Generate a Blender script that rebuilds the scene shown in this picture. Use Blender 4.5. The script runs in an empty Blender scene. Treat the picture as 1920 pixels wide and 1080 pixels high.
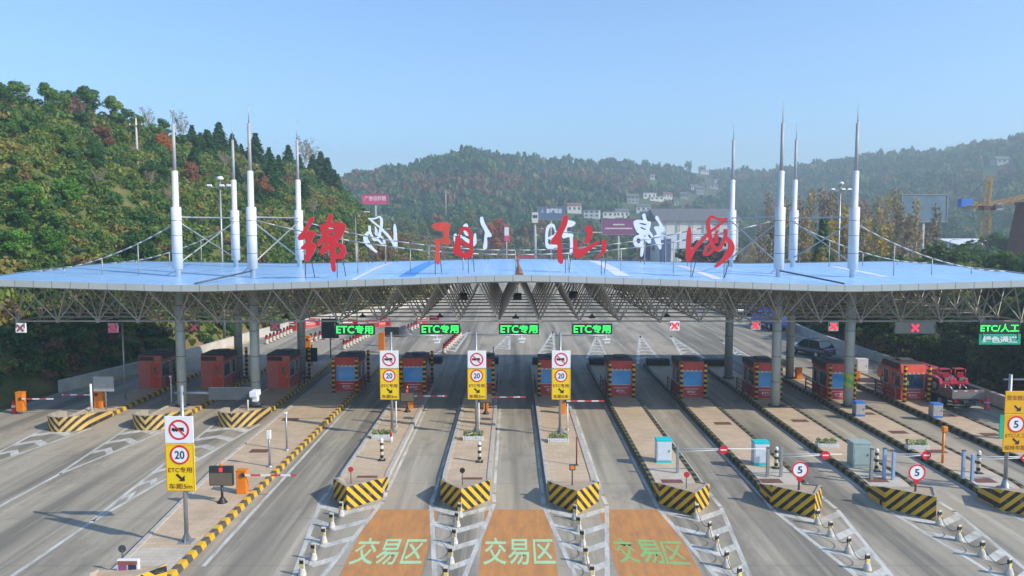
import bpy, bmesh, math, random
import numpy as np
from mathutils import Vector, Matrix, Euler, noise
RN = random.Random(11)
SC = bpy.context.scene
COL = SC.collection
rad = math.radians

# ------------------------------------------------------------------ camera, sky, sun, exposure
CAM_H, FPX = 13.55, 1450.0
PITCH = math.atan(115 / FPX)
cam_data = bpy.data.cameras.new('camera')
cam_data.sensor_width = 36
cam_data.lens = FPX / 1920 * 36
cam_data.clip_end = 6000
cam = bpy.data.objects.new('camera', cam_data)
cam.location = (0, 0, CAM_H)
cam.rotation_euler = (math.pi / 2 - PITCH, 0, 0)
COL.objects.link(cam)
SC.camera = cam

SUN_DIR = Vector((1.3, -0.6, 1.0)).normalized()          # towards the sun
SUN_EL = math.asin(SUN_DIR.z)
SUN_AZ = math.atan2(SUN_DIR.x, SUN_DIR.y)
world = bpy.data.worlds.new('World')
SC.world = world
world.use_nodes = True
wn = world.node_tree.nodes
sky = wn.new('ShaderNodeTexSky')
sky.sky_type = 'NISHITA'
sky.sun_disc = False
sky.sun_elevation = SUN_EL
sky.sun_rotation = SUN_AZ
sky.air_density = 1.0
sky.dust_density = 0.5
sky.ozone_density = 4.0
wn['Background'].inputs['Strength'].default_value = 0.15
tint = wn.new('ShaderNodeMix'); tint.data_type = 'RGBA'; tint.blend_type = 'MULTIPLY'
tint.inputs[0].default_value = 1; tint.inputs[7].default_value = (.85, .97, 1.07, 1)
world.node_tree.links.new(sky.outputs[0], tint.inputs[6])
world.node_tree.links.new(tint.outputs[2], wn['Background'].inputs['Color'])
sun_data = bpy.data.lights.new('sun', 'SUN')
sun_data.energy = 3.7
sun_data.angle = rad(0.5)
sun_data.color = (1.0, 0.90, 0.75)
sun = bpy.data.objects.new('sun', sun_data)
sun.rotation_euler = SUN_DIR.to_track_quat('Z', 'Y').to_euler()
COL.objects.link(sun)
SC.view_settings.view_transform = 'Standard'
SC.view_settings.look = 'None'
SC.view_settings.exposure = 0.62
SC.view_settings.gamma = 1.0

# ------------------------------------------------------------------ helpers
_rot = cam.rotation_euler.to_matrix()
_org = Vector((0, 0, CAM_H))
def ray(px, py):
    return _rot @ Vector(((px - 960) / FPX, (540 - py) / FPX, -1))
def G(px, py, z=0.0):                     # sight line met with the level z
    v = ray(px, py)
    return _org + v * ((z - CAM_H) / v.z)
def AT(px, py, Y):                        # sight line met with the plane y = Y
    v = ray(px, py)
    return _org + v * (Y / v.y)

class MB:
    """collects shapes for ONE mesh object"""
    def __init__(s):
        s.v, s.f, s.m, s.sm = [], [], [], []
    def add(s, vs, fs, mi=0, smooth=False):
        o = len(s.v)
        s.v.extend([tuple(p) for p in vs])
        for f in fs:
            s.f.append([i + o for i in f]); s.m.append(mi); s.sm.append(smooth)
    def box(s, c, d, rz=0.0, mi=0, rx=0.0, ry=0.0):
        M = Euler((rx, ry, rz)).to_matrix()
        vs = [Vector(c) + M @ Vector((d[0] / 2 * a, d[1] / 2 * b, d[2] / 2 * e)) for a in (-1, 1) for b in (-1, 1) for e in (-1, 1)]
        s.add(vs, [(0, 1, 3, 2), (4, 6, 7, 5), (0, 4, 5, 1), (2, 3, 7, 6), (0, 2, 6, 4), (1, 5, 7, 3)], mi)
    def tube(s, a, b, r, n=8, r2=None, mi=0, cap=True):
        a, b = Vector(a), Vector(b)
        if r2 is None: r2 = r
        d = b - a
        if d.length < 1e-6: return
        q = d.to_track_quat('Z', 'Y')
        vs = []
        for p, rr in ((a, r), (b, r2)):
            for i in range(n):
                t = 2 * math.pi * (i + .5) / n
                vs.append(p + q @ Vector((math.cos(t) * rr, math.sin(t) * rr, 0)))
        o = len(s.v)
        s.add(vs, [(i, (i + 1) % n, n + (i + 1) % n, n + i) for i in range(n)], mi, n > 5)
        if cap:
            s.add([], [], mi)
            s.f.append([o + i for i in range(n)][::-1]); s.m.append(mi); s.sm.append(False)
            s.f.append([o + n + i for i in range(n)]); s.m.append(mi); s.sm.append(False)
    def path(s, pts, r, n=6, mi=0):
        for a, b in zip(pts, pts[1:]): s.tube(a, b, r, n, mi=mi)
    def lathe(s, prof, n=16, c=(0, 0, 0), mi=0, smooth=True):
        vs = [(c[0] + r * math.cos(2 * math.pi * i / n), c[1] + r * math.sin(2 * math.pi * i / n), c[2] + z) for r, z in prof for i in range(n)]
        fs = [(k * n + i, k * n + (i + 1) % n, (k + 1) * n + (i + 1) % n, (k + 1) * n + i) for k in range(len(prof) - 1) for i in range(n)]
        fs.append(list(range(n))[::-1]); 
        s.add(vs, fs, mi, smooth)
        s.add(vs[-n:], [list(range(n))], mi)
    def prism_x(s, poly, x0, x1, mi=0):    # poly in (y,z), extruded along x
        n = len(poly)
        vs = [(x0, p[0], p[1]) for p in poly] + [(x1, p[0], p[1]) for p in poly]
        s.add(vs, [(i, (i + 1) % n, n + (i + 1) % n, n + i) for i in range(n)] + [list(range(n))[::-1], list(range(n, 2 * n))], mi)
    def prism_z(s, poly, z0, z1, mi=0):    # poly in (x,y)
        n = len(poly)
        vs = [(p[0], p[1], z0) for p in poly] + [(p[0], p[1], z1) for p in poly]
        s.add(vs, [(i, (i + 1) % n, n + (i + 1) % n, n + i) for i in range(n)] + [list(range(n))[::-1], list(range(n, 2 * n))], mi)
    def quad(s, a, b, c, d, mi=0): s.add([a, b, c, d], [(0, 1, 2, 3)], mi)
    def disc(s, c, r, n=24, mi=0, r0=0):   # upright, facing -y
        if r0 <= 0:
            s.add([(c[0] + r * math.cos(2 * math.pi * i / n), c[1], c[2] + r * math.sin(2 * math.pi * i / n)) for i in range(n)], [list(range(n))], mi)
        else:
            vs = [(c[0] + q * math.cos(2 * math.pi * i / n), c[1], c[2] + q * math.sin(2 * math.pi * i / n)) for q in (r0, r) for i in range(n)]
            s.add(vs, [(i, (i + 1) % n, n + (i + 1) % n, n + i) for i in range(n)], mi)
    def build(s, name, mats, parent=None, bevel=0, loc=None):
        me = bpy.data.meshes.new(name)
        me.from_pydata(s.v, [], s.f)
        for m in (mats if isinstance(mats, (list, tuple)) else [mats]): me.materials.append(m)
        me.polygons.foreach_set('material_index', s.m)
        me.polygons.foreach_set('use_smooth', s.sm)
        bm = bmesh.new(); bm.from_mesh(me)
        bmesh.ops.recalc_face_normals(bm, faces=bm.faces)
        bm.to_mesh(me); bm.free()
        me.update()
        o = bpy.data.objects.new(name, me)
        COL.objects.link(o)
        if parent: o.parent = parent
        if loc: o.location = loc
        if bevel:
            b = o.modifiers.new('bevel', 'BEVEL'); b.width = bevel; b.segments = 2; b.limit_method = 'ANGLE'
        return o

def tag(o, label=None, cat=None, group=None, kind=None):
    if label: o['label'] = label
    if cat: o['category'] = cat
    if group: o['group'] = group
    if kind: o['kind'] = kind
    return o
def thing(name, label, cat, loc=(0, 0, 0), rz=0.0, group=None):
    o = bpy.data.objects.new(name, None)
    o.empty_display_size = 0.3
    COL.objects.link(o)
    o.location = loc; o.rotation_euler = (0, 0, rz)
    return tag(o, label, cat, group)
def copy_tree(o, loc=None, rz=None, label=None, parent=None):
    c = o.copy(); COL.objects.link(c)
    if parent: c.parent = parent
    if loc is not None: c.location = loc
    if rz is not None: c.rotation_euler = (0, 0, rz)
    if label: c['label'] = label
    for ch in list(o.children): copy_tree(ch, parent=c)
    return c
NTH = ['first', 'second', 'third', 'fourth', 'fifth', 'sixth', 'seventh', 'eighth', 'ninth', 'tenth', 'eleventh', 'twelfth', 'thirteenth', 'fourteenth', 'fifteenth', 'sixteenth', 'seventeenth', 'eighteenth', 'nineteenth', 'twentieth'] + ['%d%s' % (i, {1: 'st', 2: 'nd', 3: 'rd'}.get(i % 10, 'th')) for i in range(21, 200)]
def nth(i): return NTH[i]

# ------------------------------------------------------------------ materials
def mat(name, col, rough=.55, metal=0.0, var=.10, scale=2.5, bump=0.0, emit=0.0, spec=.5, coat=0.0, trans=0.0):
    m = bpy.data.materials.new(name); m.use_nodes = True
    n, l = m.node_tree.nodes, m.node_tree.links
    b = n['Principled BSDF']
    b.inputs['Roughness'].default_value = rough
    b.inputs['Metallic'].default_value = metal
    b.inputs['Specular IOR Level'].default_value = spec
    b.inputs['Coat Weight'].default_value = coat
    b.inputs['Base Color'].default_value = (*col, 1)
    if emit:
        b.inputs['Emission Color'].default_value = (*col, 1); b.inputs['Emission Strength'].default_value = emit
        return m
    if var or bump:
        tc = n.new('ShaderNodeTexCoord'); nz = n.new('ShaderNodeTexNoise')
        nz.inputs['Scale'].default_value = scale; nz.inputs['Detail'].default_value = 6; nz.inputs['Roughness'].default_value = .65
        l.new(tc.outputs['Object'], nz.inputs['Vector'])
        mr = n.new('ShaderNodeMapRange'); mr.inputs[1].default_value = .3; mr.inputs[2].default_value = .7
        l.new(nz.outputs[0], mr.inputs[0])
        mx = n.new('ShaderNodeMix'); mx.data_type = 'RGBA'
        mx.inputs[6].default_value = (*[c * (1 - var) for c in col], 1); mx.inputs[7].default_value = (*[min(1, c * (1 + var)) for c in col], 1)
        l.new(mr.outputs[0], mx.inputs[0]); l.new(mx.outputs[2], b.inputs['Base Color'])
        if bump:
            bp = n.new('ShaderNodeBump'); bp.inputs['Strength'].default_value = bump; bp.inputs['Distance'].default_value = .02
            l.new(nz.outputs[0], bp.inputs['Height']); l.new(bp.outputs[0], b.inputs['Normal'])
    return m
def _math(n, l, op, a, b=None):
    m = n.new('ShaderNodeMath'); m.operation = op
    for i, x in enumerate((a, b)):
        if x is None: continue
        if isinstance(x, (int, float)): m.inputs[i].default_value = x
        else: l.new(x, m.inputs[i])
    return m.outputs[0]
def stripes(name, ca, cb, fx=0, fy=0, fz=0, ax=0, period=1.0, duty=.5, rough=.55, wear=.25, wcol=(.35, .32, .28), cx=0.0):
    """two paints in bands; band coordinate = fx*x + ax*|x-cx| + fy*y + fz*z in the object's own space"""
    m = bpy.data.materials.new(name); m.use_nodes = True
    n, l = m.node_tree.nodes, m.node_tree.links
    b = n['Principled BSDF']; b.inputs['Roughness'].default_value = rough
    tc = n.new('ShaderNodeTexCoord'); sp = n.new('ShaderNodeSeparateXYZ'); l.new(tc.outputs['Object'], sp.inputs[0])
    s = _math(n, l, 'MULTIPLY', sp.outputs[0], fx)
    s = _math(n, l, 'ADD', s, _math(n, l, 'MULTIPLY', _math(n, l, 'ABSOLUTE', _math(n, l, 'SUBTRACT', sp.outputs[0], cx)), ax))
    s = _math(n, l, 'ADD', s, _math(n, l, 'MULTIPLY', sp.outputs[1], fy))
    s = _math(n, l, 'ADD', s, _math(n, l, 'MULTIPLY', sp.outputs[2], fz))
    s = _math(n, l, 'FRACT', _math(n, l, 'DIVIDE', _math(n, l, 'ADD', s, 400.0), period))
    fac = _math(n, l, 'GREATER_THAN', s, duty)
    mx = n.new('ShaderNodeMix'); mx.data_type = 'RGBA'; mx.inputs[6].default_value = (*ca, 1); mx.inputs[7].default_value = (*cb, 1)
    l.new(fac, mx.inputs[0])
    nz = n.new('ShaderNodeTexNoise'); nz.inputs['Scale'].default_value = 3.5; nz.inputs['Detail'].default_value = 8; nz.inputs['Roughness'].default_value = .75
    l.new(tc.outputs['Object'], nz.inputs['Vector'])
    mr = n.new('ShaderNodeMapRange'); mr.inputs[1].default_value = .52; mr.inputs[2].default_value = .75; mr.inputs[4].default_value = wear * 2.2
    l.new(nz.outputs[0], mr.inputs[0])
    m2 = n.new('ShaderNodeMix'); m2.data_type = 'RGBA'; m2.inputs[7].default_value = (*wcol, 1)
    l.new(mr.outputs[0], m2.inputs[0]); l.new(mx.outputs[2], m2.inputs[6]); l.new(m2.outputs[2], b.inputs['Base Color'])
    return m
def road_mat():
    m = bpy.data.materials.new('road_concrete'); m.use_nodes = True
    n, l = m.node_tree.nodes, m.node_tree.links
    b = n['Principled BSDF']; b.inputs['Roughness'].default_value = .8; b.inputs['Specular IOR Level'].default_value = .3
    g = n.new('ShaderNodeNewGeometry')
    def nz(sc, det=5, rough=.6):
        mp = n.new('ShaderNodeMapping'); mp.inputs['Scale'].default_value = sc; l.new(g.outputs['Position'], mp.inputs[0])
        t = n.new('ShaderNodeTexNoise'); t.inputs['Scale'].default_value = 1; t.inputs['Detail'].default_value = det; t.inputs['Roughness'].default_value = rough
        l.new(mp.outputs[0], t.inputs[0]); return t.outputs[0]
    def mix(fac, a, c, lo=.35, hi=.65, amt=1.0, blend='MIX'):
        mr = n.new('ShaderNodeMapRange'); mr.inputs[1].default_value = lo; mr.inputs[2].default_value = hi; mr.inputs[4].default_value = amt
        l.new(fac, mr.inputs[0])
        x = n.new('ShaderNodeMix'); x.data_type = 'RGBA'; x.blend_type = blend
        l.new(mr.outputs[0], x.inputs[0])
        for i, q in ((6, a), (7, c)):
            if isinstance(q, tuple): x.inputs[i].default_value = (*q, 1)
            else: l.new(q, x.inputs[i])
        return x.outputs[2]
    c = mix(nz((.05, .05, .05)), (.34, .31, .245), (.43, .375, .285))
    c = mix(nz((.42, .018, .1), 3), c, (.16, .152, .125), .45, .61, .85)        # tyre-darkened wheel tracks along the lanes
    c = mix(nz((1.6, .05, .1), 4), c, (.54, .48, .39), .52, .70, .6)          # pale dusty streaks
    c = mix(nz((.35, .14, .3), 7, .75), c, (.11, .105, .095), .51, .74, .75)      # oil patches
    c = mix(nz((6, 2.2, 5), 8, .8), c, (.24, .23, .205), .5, .8, .6)
    sp = n.new('ShaderNodeSeparateXYZ'); l.new(g.outputs['Position'], sp.inputs[0])
    fy = _math(n, l, 'FRACT', _math(n, l, 'DIVIDE', _math(n, l, 'ADD', sp.outputs[1], 400), 5.0))
    j = _math(n, l, 'LESS_THAN', fy, .008)
    c = mix(j, c, (.12, .12, .11), 0, 1, .55)
    l.new(c, b.inputs['Base Color'])
    bp = n.new('ShaderNodeBump'); bp.inputs['Strength'].default_value = .25; bp.inputs['Distance'].default_value = .02
    l.new(nz((9, 9, 9), 8), bp.inputs['Height']); l.new(bp.outputs[0], b.inputs['Normal'])
    return m
def paint_mat(name, col, wear, under=(.3, .29, .25), streak=True):
    m = bpy.data.materials.new(name); m.use_nodes = True
    n, l = m.node_tree.nodes, m.node_tree.links
    b = n['Principled BSDF']; b.inputs['Roughness'].default_value = .7
    g = n.new('ShaderNodeNewGeometry')
    mp = n.new('ShaderNodeMapping'); mp.inputs['Scale'].default_value = (2.2, .5, 1) if streak else (2, 2, 2); l.new(g.outputs['Position'], mp.inputs[0])
    t = n.new('ShaderNodeTexNoise'); t.inputs['Scale'].default_value = 1; t.inputs['Detail'].default_value = 9; t.inputs['Roughness'].default_value = .75
    l.new(mp.outputs[0], t.inputs[0])
    mr = n.new('ShaderNodeMapRange'); mr.inputs[1].default_value = .42; mr.inputs[2].default_value = .78; mr.inputs[4].default_value = wear * 1.6
    l.new(t.outputs[0], mr.inputs[0])
    x = n.new('ShaderNodeMix'); x.data_type = 'RGBA'; x.inputs[6].default_value = (*col, 1); x.inputs[7].default_value = (*under, 1)
    l.new(mr.outputs[0], x.inputs[0]); l.new(x.outputs[2], b.inputs['Base Color'])
    return m
def paving_mat(name='island_paving', a=(.53, .40, .27), c2=(.60, .465, .325)):
    m = bpy.data.materials.new(name); m.use_nodes = True
    n, l = m.node_tree.nodes, m.node_tree.links
    b = n['Principled BSDF']; b.inputs['Roughness'].default_value = .7
    g = n.new('ShaderNodeNewGeometry')
    br = n.new('ShaderNodeTexBrick'); br.inputs['Scale'].default_value = 1.0
    br.inputs['Color1'].default_value = (*a, 1); br.inputs['Color2'].default_value = (*c2, 1); br.inputs['Mortar'].default_value = (a[0] * .7, a[1] * .7, a[2] * .7, 1)
    br.inputs['Brick Width'].default_value = .6; br.inputs['Row Height'].default_value = .3; br.inputs['Mortar Size'].default_value = .008
    l.new(g.outputs['Position'], br.inputs['Vector'])
    t = n.new('ShaderNodeTexNoise'); t.inputs['Scale'].default_value = .6; t.inputs['Detail'].default_value = 8; t.inputs['Roughness'].default_value = .7
    l.new(g.outputs['Position'], t.inputs[0])
    mr = n.new('ShaderNodeMapRange'); mr.inputs[1].default_value = .45; mr.inputs[2].default_value = .75; mr.inputs[4].default_value = .8
    l.new(t.outputs[0], mr.inputs[0])
    x = n.new('ShaderNodeMix'); x.data_type = 'RGBA'; x.inputs[7].default_value = (.37, .30, .21, 1)
    l.new(mr.outputs[0], x.inputs[0]); l.new(br.outputs[0], x.inputs[6]); l.new(x.outputs[2], b.inputs['Base Color'])
    return m
def leaf_mat(name, src='object', rough=.6):
    """foliage: colour from the object's own colour or a per-leaf tint, leaf-to-leaf variation from a noise"""
    m = bpy.data.materials.new(name); m.use_nodes = True
    n, l = m.node_tree.nodes, m.node_tree.links
    b = n['Principled BSDF']; b.inputs['Roughness'].default_value = rough; b.inputs['Specular IOR Level'].default_value = .25
    if src == 'object':
        c = n.new('ShaderNodeObjectInfo').outputs['Color']
    else:
        a = n.new('ShaderNodeAttribute'); a.attribute_name = 'tint'; c = a.outputs['Color']
    g = n.new('ShaderNodeNewGeometry')
    t = n.new('ShaderNodeTexNoise'); t.inputs['Scale'].default_value = .9; t.inputs['Detail'].default_value = 3
    l.new(g.outputs['Position'], t.inputs[0])
    hs = n.new('ShaderNodeHueSaturation')
    mr = n.new('ShaderNodeMapRange'); mr.inputs[1].default_value = .3; mr.inputs[2].default_value = .7; mr.inputs[3].default_value = 1.75; mr.inputs[4].default_value = 2.8
    l.new(t.outputs[0], mr.inputs[0]); l.new(mr.outputs[0], hs.inputs['Value']); l.new(c, hs.inputs['Color'])
    mh = n.new('ShaderNodeMapRange'); mh.inputs[1].default_value = 0; mh.inputs[2].default_value = 1; mh.inputs[3].default_value = .485; mh.inputs[4].default_value = .515
    l.new(g.outputs['Random Per Island'], mh.inputs[0]); l.new(mh.outputs[0], hs.inputs['Hue'])
    l.new(hs.outputs[0], b.inputs['Base Color'])
    tr = n.new('ShaderNodeBsdfTranslucent'); l.new(hs.outputs[0], tr.inputs[0])
    ms = n.new('ShaderNodeMixShader'); ms.inputs[0].default_value = .42
    l.new(b.outputs[0], ms.inputs[1]); l.new(tr.outputs[0], ms.inputs[2]); l.new(ms.outputs[0], n['Material Output'].inputs[0])
    return m
def soil_mat(name, cols, scale=.12):
    m = bpy.data.materials.new(name); m.use_nodes = True
    n, l = m.node_tree.nodes, m.node_tree.links
    b = n['Principled BSDF']; b.inputs['Roughness'].default_value = .95; b.inputs['Specular IOR Level'].default_value = .1
    g = n.new('ShaderNodeNewGeometry')
    t = n.new('ShaderNodeTexNoise'); t.inputs['Scale'].default_value = scale; t.inputs['Detail'].default_value = 10; t.inputs['Roughness'].default_value = .7
    l.new(g.outputs['Position'], t.inputs[0])
    cr = n.new('ShaderNodeValToRGB'); cr.color_ramp.elements[0].position = .3; cr.color_ramp.elements[1].position = .7
    cr.color_ramp.elements[0].color = (*cols[0], 1); cr.color_ramp.elements[1].color = (*cols[-1], 1)
    for i, c in enumerate(cols[1:-1]):
        e = cr.color_ramp.elements.new(.3 + .4 * (i + 1) / (len(cols) - 1)); e.color = (*c, 1)
    l.new(t.outputs[0], cr.inputs[0]); l.new(cr.outputs[0], b.inputs['Base Color'])
    bp = n.new('ShaderNodeBump'); bp.inputs['Strength'].default_value = .6; bp.inputs['Distance'].default_value = .3
    l.new(t.outputs[0], bp.inputs['Height']); l.new(bp.outputs[0], b.inputs['Normal'])
    return m
def glass_mat(name, col, alpha=.35, rough=.05):
    m = bpy.data.materials.new(name); m.use_nodes = True
    n, l = m.node_tree.nodes, m.node_tree.links
    b = n['Principled BSDF']; b.inputs['Base Color'].default_value = (*col, 1); b.inputs['Roughness'].default_value = rough
    t = n.new('ShaderNodeBsdfTransparent'); ms = n.new('ShaderNodeMixShader'); ms.inputs[0].default_value = alpha
    l.new(t.outputs[0], ms.inputs[1]); l.new(b.outputs[0], ms.inputs[2]); l.new(ms.outputs[0], n['Material Output'].inputs[0])
    return m
YEL, BLK = (.72, .42, .015), (.018, .017, .016)
M = dict(
    road=road_mat(), paving=paving_mat(), paving_pale=paving_mat('pale_slab', (.52, .47, .39), (.56, .51, .43)),
    mark=paint_mat('road_paint', (.60, .60, .56), .95), orange_zone=paint_mat('orange_coating', (.55, .25, .075), .62, (.27, .15, .085)),
    green_paint=paint_mat('pale_green_paint', (.38, .68, .40), .35, (.5, .3, .12)), green_brush=paint_mat('strong_green_paint', (.20, .50, .18), .6, (.42, .26, .1)),
    kerb_yellow=stripes('kerb_yellow_black', YEL, (.10, .09, .075), fy=1, fz=.6, period=.9, wear=.3), kerb_dark=stripes('kerb_shaded_green_black', (.15, .145, .055), BLK, fy=1, fz=.5, period=.8, wear=.35, wcol=(.10, .10, .08)),  # kerb_dark: dim band colours carry the shade on these kerb sides
    kerb_stone=mat('kerb_stone', (.46, .43, .38), .8, var=.2, bump=.2),
    nose=stripes('nose_chevrons', YEL, BLK, ax=1.6, fz=1, period=.5, duty=.52, wear=.34), nose_v=stripes('nose_v_chevrons', (.62, .42, .12), (.035, .03, .025), ax=-1.05, fz=1, period=.52, duty=.52, wear=.35),
    nose_top=mat('nose_concrete', (.36, .33, .28), .85, var=.2), cover=mat('reddish_cover_plate', (.17, .075, .055), .6, var=.25),
    dark_block=mat('dark_crash_block', (.05, .065, .06), .7, var=.25),
    post=stripes('post_bands', (.80, .42, .03), BLK, fz=1, period=.39, duty=.5, wear=.12), bol=stripes('bollard_bands', (.72, .66, .5), (.03, .03, .03), fz=1, period=.36, duty=.55, wear=.12),
    red_wall=mat('booth_red', (.55, .055, .042), .45, var=.18, scale=1.2), red_pale=mat('booth_faded_red', (.52, .13, .10), .55, var=.16, scale=1.0), door_red=mat('door_bright_red', (.60, .06, .025), .4),
    visor=mat('visor_red', (.66, .07, .03), .35, var=.15, scale=1.5), booth_roof=mat('booth_roof_dark', (.045, .036, .034), .6, var=.3), frame=mat('window_frame_alu', (.55, .57, .6), .35, .6),
    pane=mat('blue_glass', (.05, .36, .74), .1, var=.3, scale=.8, spec=.9), pane_dark=mat('dark_glass', (.012, .025, .035), .05, var=.3, spec=.9), pane_green=mat('green_tinted_glass', (.03, .075, .055), .06, var=.4, scale=1, spec=.9), pane_clear=glass_mat('clear_glass', (.03, .12, .25), .28),  # pane: base blue holds the reflected sky along with the glass tint
    white=mat('white_paint', (.74, .75, .75), .45, var=.06), grey=mat('galvanised_steel', (.36, .39, .40), .42, .55, var=.15), grey_dark=mat('dark_steel', (.09, .095, .10), .5, .3, var=.2), black=mat('black_plastic', (.02, .021, .023), .45, var=.2),
    column=mat('column_panel_grey', (.42, .46, .44), .42, .1, var=.12, scale=.8), mast=mat('mast_white_paint', (.66, .68, .69), .4, var=.07, scale=.7), mast_steel=mat('mast_upper_steel', (.40, .38, .38), .5, .0, var=.1), seam=mat('dark_seam', (.06, .065, .065), .7),
    soffit=mat('soffit_bounce', (.42, .42, .41), .7), truss=mat('space_frame_steel', (.31, .28, .235), .5, .1, var=.2, scale=.6), cable=mat('cable_steel', (.40, .40, .38), .5, .4, var=.1), rust=mat('ridge_cap_rust', (.25, .115, .06), .7, var=.3, scale=1.5),  # soffit: underside out of view, kept pale to bounce light beneath the canopy
    roof_white=mat('white_roof_strip', (.75, .77, .78), .4, var=.05), roof_deep=mat('deep_blue_roof_strip', (.05, .30, .75), .4, var=.1),
    letter=mat('letter_red', (.62, .018, .028), .35, var=.1, scale=.8), letter_faded=mat('letter_red_faded', (.66, .075, .05), .4, var=.25, scale=.6), letter_white=mat('letter_back_white', (.78, .80, .82), .45, var=.08),
    sign_yellow=mat('sign_yellow', (.86, .62, .004), .4, var=.05), sign_amber=mat('sign_amber', (.80, .42, .008), .4, var=.05), sign_white=mat('sign_white', (.80, .82, .84), .4, var=.04), sign_red=mat('sign_red', (.72, .02, .04), .4, var=.04), sign_black=mat('sign_black', (.025, .018, .02), .5, var=0), sign_navy=mat('sign_navy', (.02, .035, .10), .5, var=0), sign_brown=mat('sign_brown_lettering', (.22, .035, .02), .5, var=0), sign_green=mat('sign_green', (.005, .42, .25), .4, var=.06), sign_frame=mat('sign_back_frame', (.30, .32, .32), .5, .4),
    led_board=mat('led_board_black', (.022, .03, .032), .5, var=.15), led_grey=mat('led_board_grey', (.07, .085, .095), .5, var=.15), led_green=mat('led_green', (.03, 1.0, .10), emit=1.1), led_red=mat('led_red', (1.0, .03, .05), emit=.55), led_brown=mat('led_screen_off', (.14, .115, .085), .4, var=.12),
    orange=mat('gate_orange', (.78, .22, .012), .4, var=.08), gate_bar=stripes('gate_bar_bands', (.78, .76, .74), (.55, .06, .06), fx=1, period=1.0, wear=.05),
    cyan=mat('cyan_trim', (.01, .56, .60), .4), blue_trim=mat('blue_trim', (.03, .18, .62), .4), cabinet=mat('cabinet_white', (.60, .68, .74), .45, var=.06), cabinet_green=mat('cabinet_grey_green', (.33, .43, .41), .45, var=.08), blue_post=mat('pale_blue_post', (.30, .42, .62), .45, var=.1),
    rail=mat('railing_dark_red', (.12, .028, .022), .5, var=.2), rust_red=mat('red_enamel', (.55, .03, .03), .4, var=.1),
    concrete=mat('pale_concrete', (.52, .49, .44), .85, var=.2, scale=.8, bump=.2), conc_white=mat('whitewashed_concrete', (.52, .49, .43), .8, var=.3, scale=6), refl_yellow=mat('reflector_yellow', (.85, .58, .01), .35, var=0), tyre=mat('rubber', (.018, .018, .02), .8, var=.2),
    car_grey=mat('car_blue_grey_paint', (.10, .135, .17), .25, .5, var=.03, coat=.8), car_white=mat('car_silver_paint', (.55, .58, .62), .25, .3, var=.03, coat=.8), car_blue=mat('truck_blue_paint', (.03, .09, .45), .3, coat=.5, var=.05), car_red=mat('truck_red_paint', (.42, .012, .035), .28, coat=.6, var=.06), tail_red=mat('tail_lamp', (.55, .02, .03), .25, var=0), chassis=mat('truck_chassis', (.05, .05, .052), .6, var=.2), bed=mat('truck_bed_steel', (.17, .15, .145), .55, .2, var=.25), tail_grey=mat('tailgate_grey', (.20, .185, .18), .55, var=.2),
    skin=mat('skin', (.45, .26, .18), .6, var=0), vest=mat('hi_vis_vest', (.35, .85, .04), .6, var=.05), cloth_dark=mat('dark_uniform', (.02, .025, .05), .8),
    bark=mat('bark', (.10, .075, .055), .9, var=.3, scale=3, bump=.4), bark_pale=mat('pale_bark', (.36, .32, .27), .9, var=.3, scale=3), leaf=leaf_mat('foliage'), leaf_tint=leaf_mat('foliage_mass', 'tint'),
    hill=soil_mat('hillside_soil', [(.07, .10, .03), (.13, .14, .045), (.24, .17, .09)], .25), far=soil_mat('forest_floor', [(.04, .085, .03), (.07, .11, .04), (.15, .11, .06)], .03), ground=soil_mat('open_ground', [(.06, .075, .03), (.11, .10, .05), (.24, .16, .09)], .05), bare=soil_mat('bare_soil', [(.20, .12, .07), (.30, .18, .10), (.34, .23, .14)], .3),
    brick=mat('brown_brick', (.17, .062, .042), .85, var=.25, scale=1), roof_tile=mat('grey_roof_tile', (.14, .145, .15), .8, var=.2), tile_red=mat('rust_roof_tile', (.24, .085, .05), .8, var=.25), wall_white=mat('house_wall_white', (.66, .64, .60), .8, var=.12), wall_grey=mat('house_wall_grey', (.36, .36, .35), .8, var=.15), crane=mat('crane_yellow', (.62, .33, .04), .5, var=.1), wall_blue=mat('wall_dark_blue', (.05, .08, .20), .6), steel_sheet=mat('white_sheet_roof', (.72, .74, .78), .45, var=.08),
    bb_pink=mat('billboard_pink', (.72, .08, .20), .5, var=.05), bb_blue=mat('billboard_slate_blue', (.10, .14, .25), .5, var=.05), bb_purple=mat('billboard_purple', (.26, .08, .20), .5, var=.1), bb_mesh=mat('hoarding_blue_grey', (.13, .21, .28), .6, var=.25, scale=.3),
    planter_white=mat('planter_fence_white', (.75, .75, .74), .5, var=.05),
)

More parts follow.
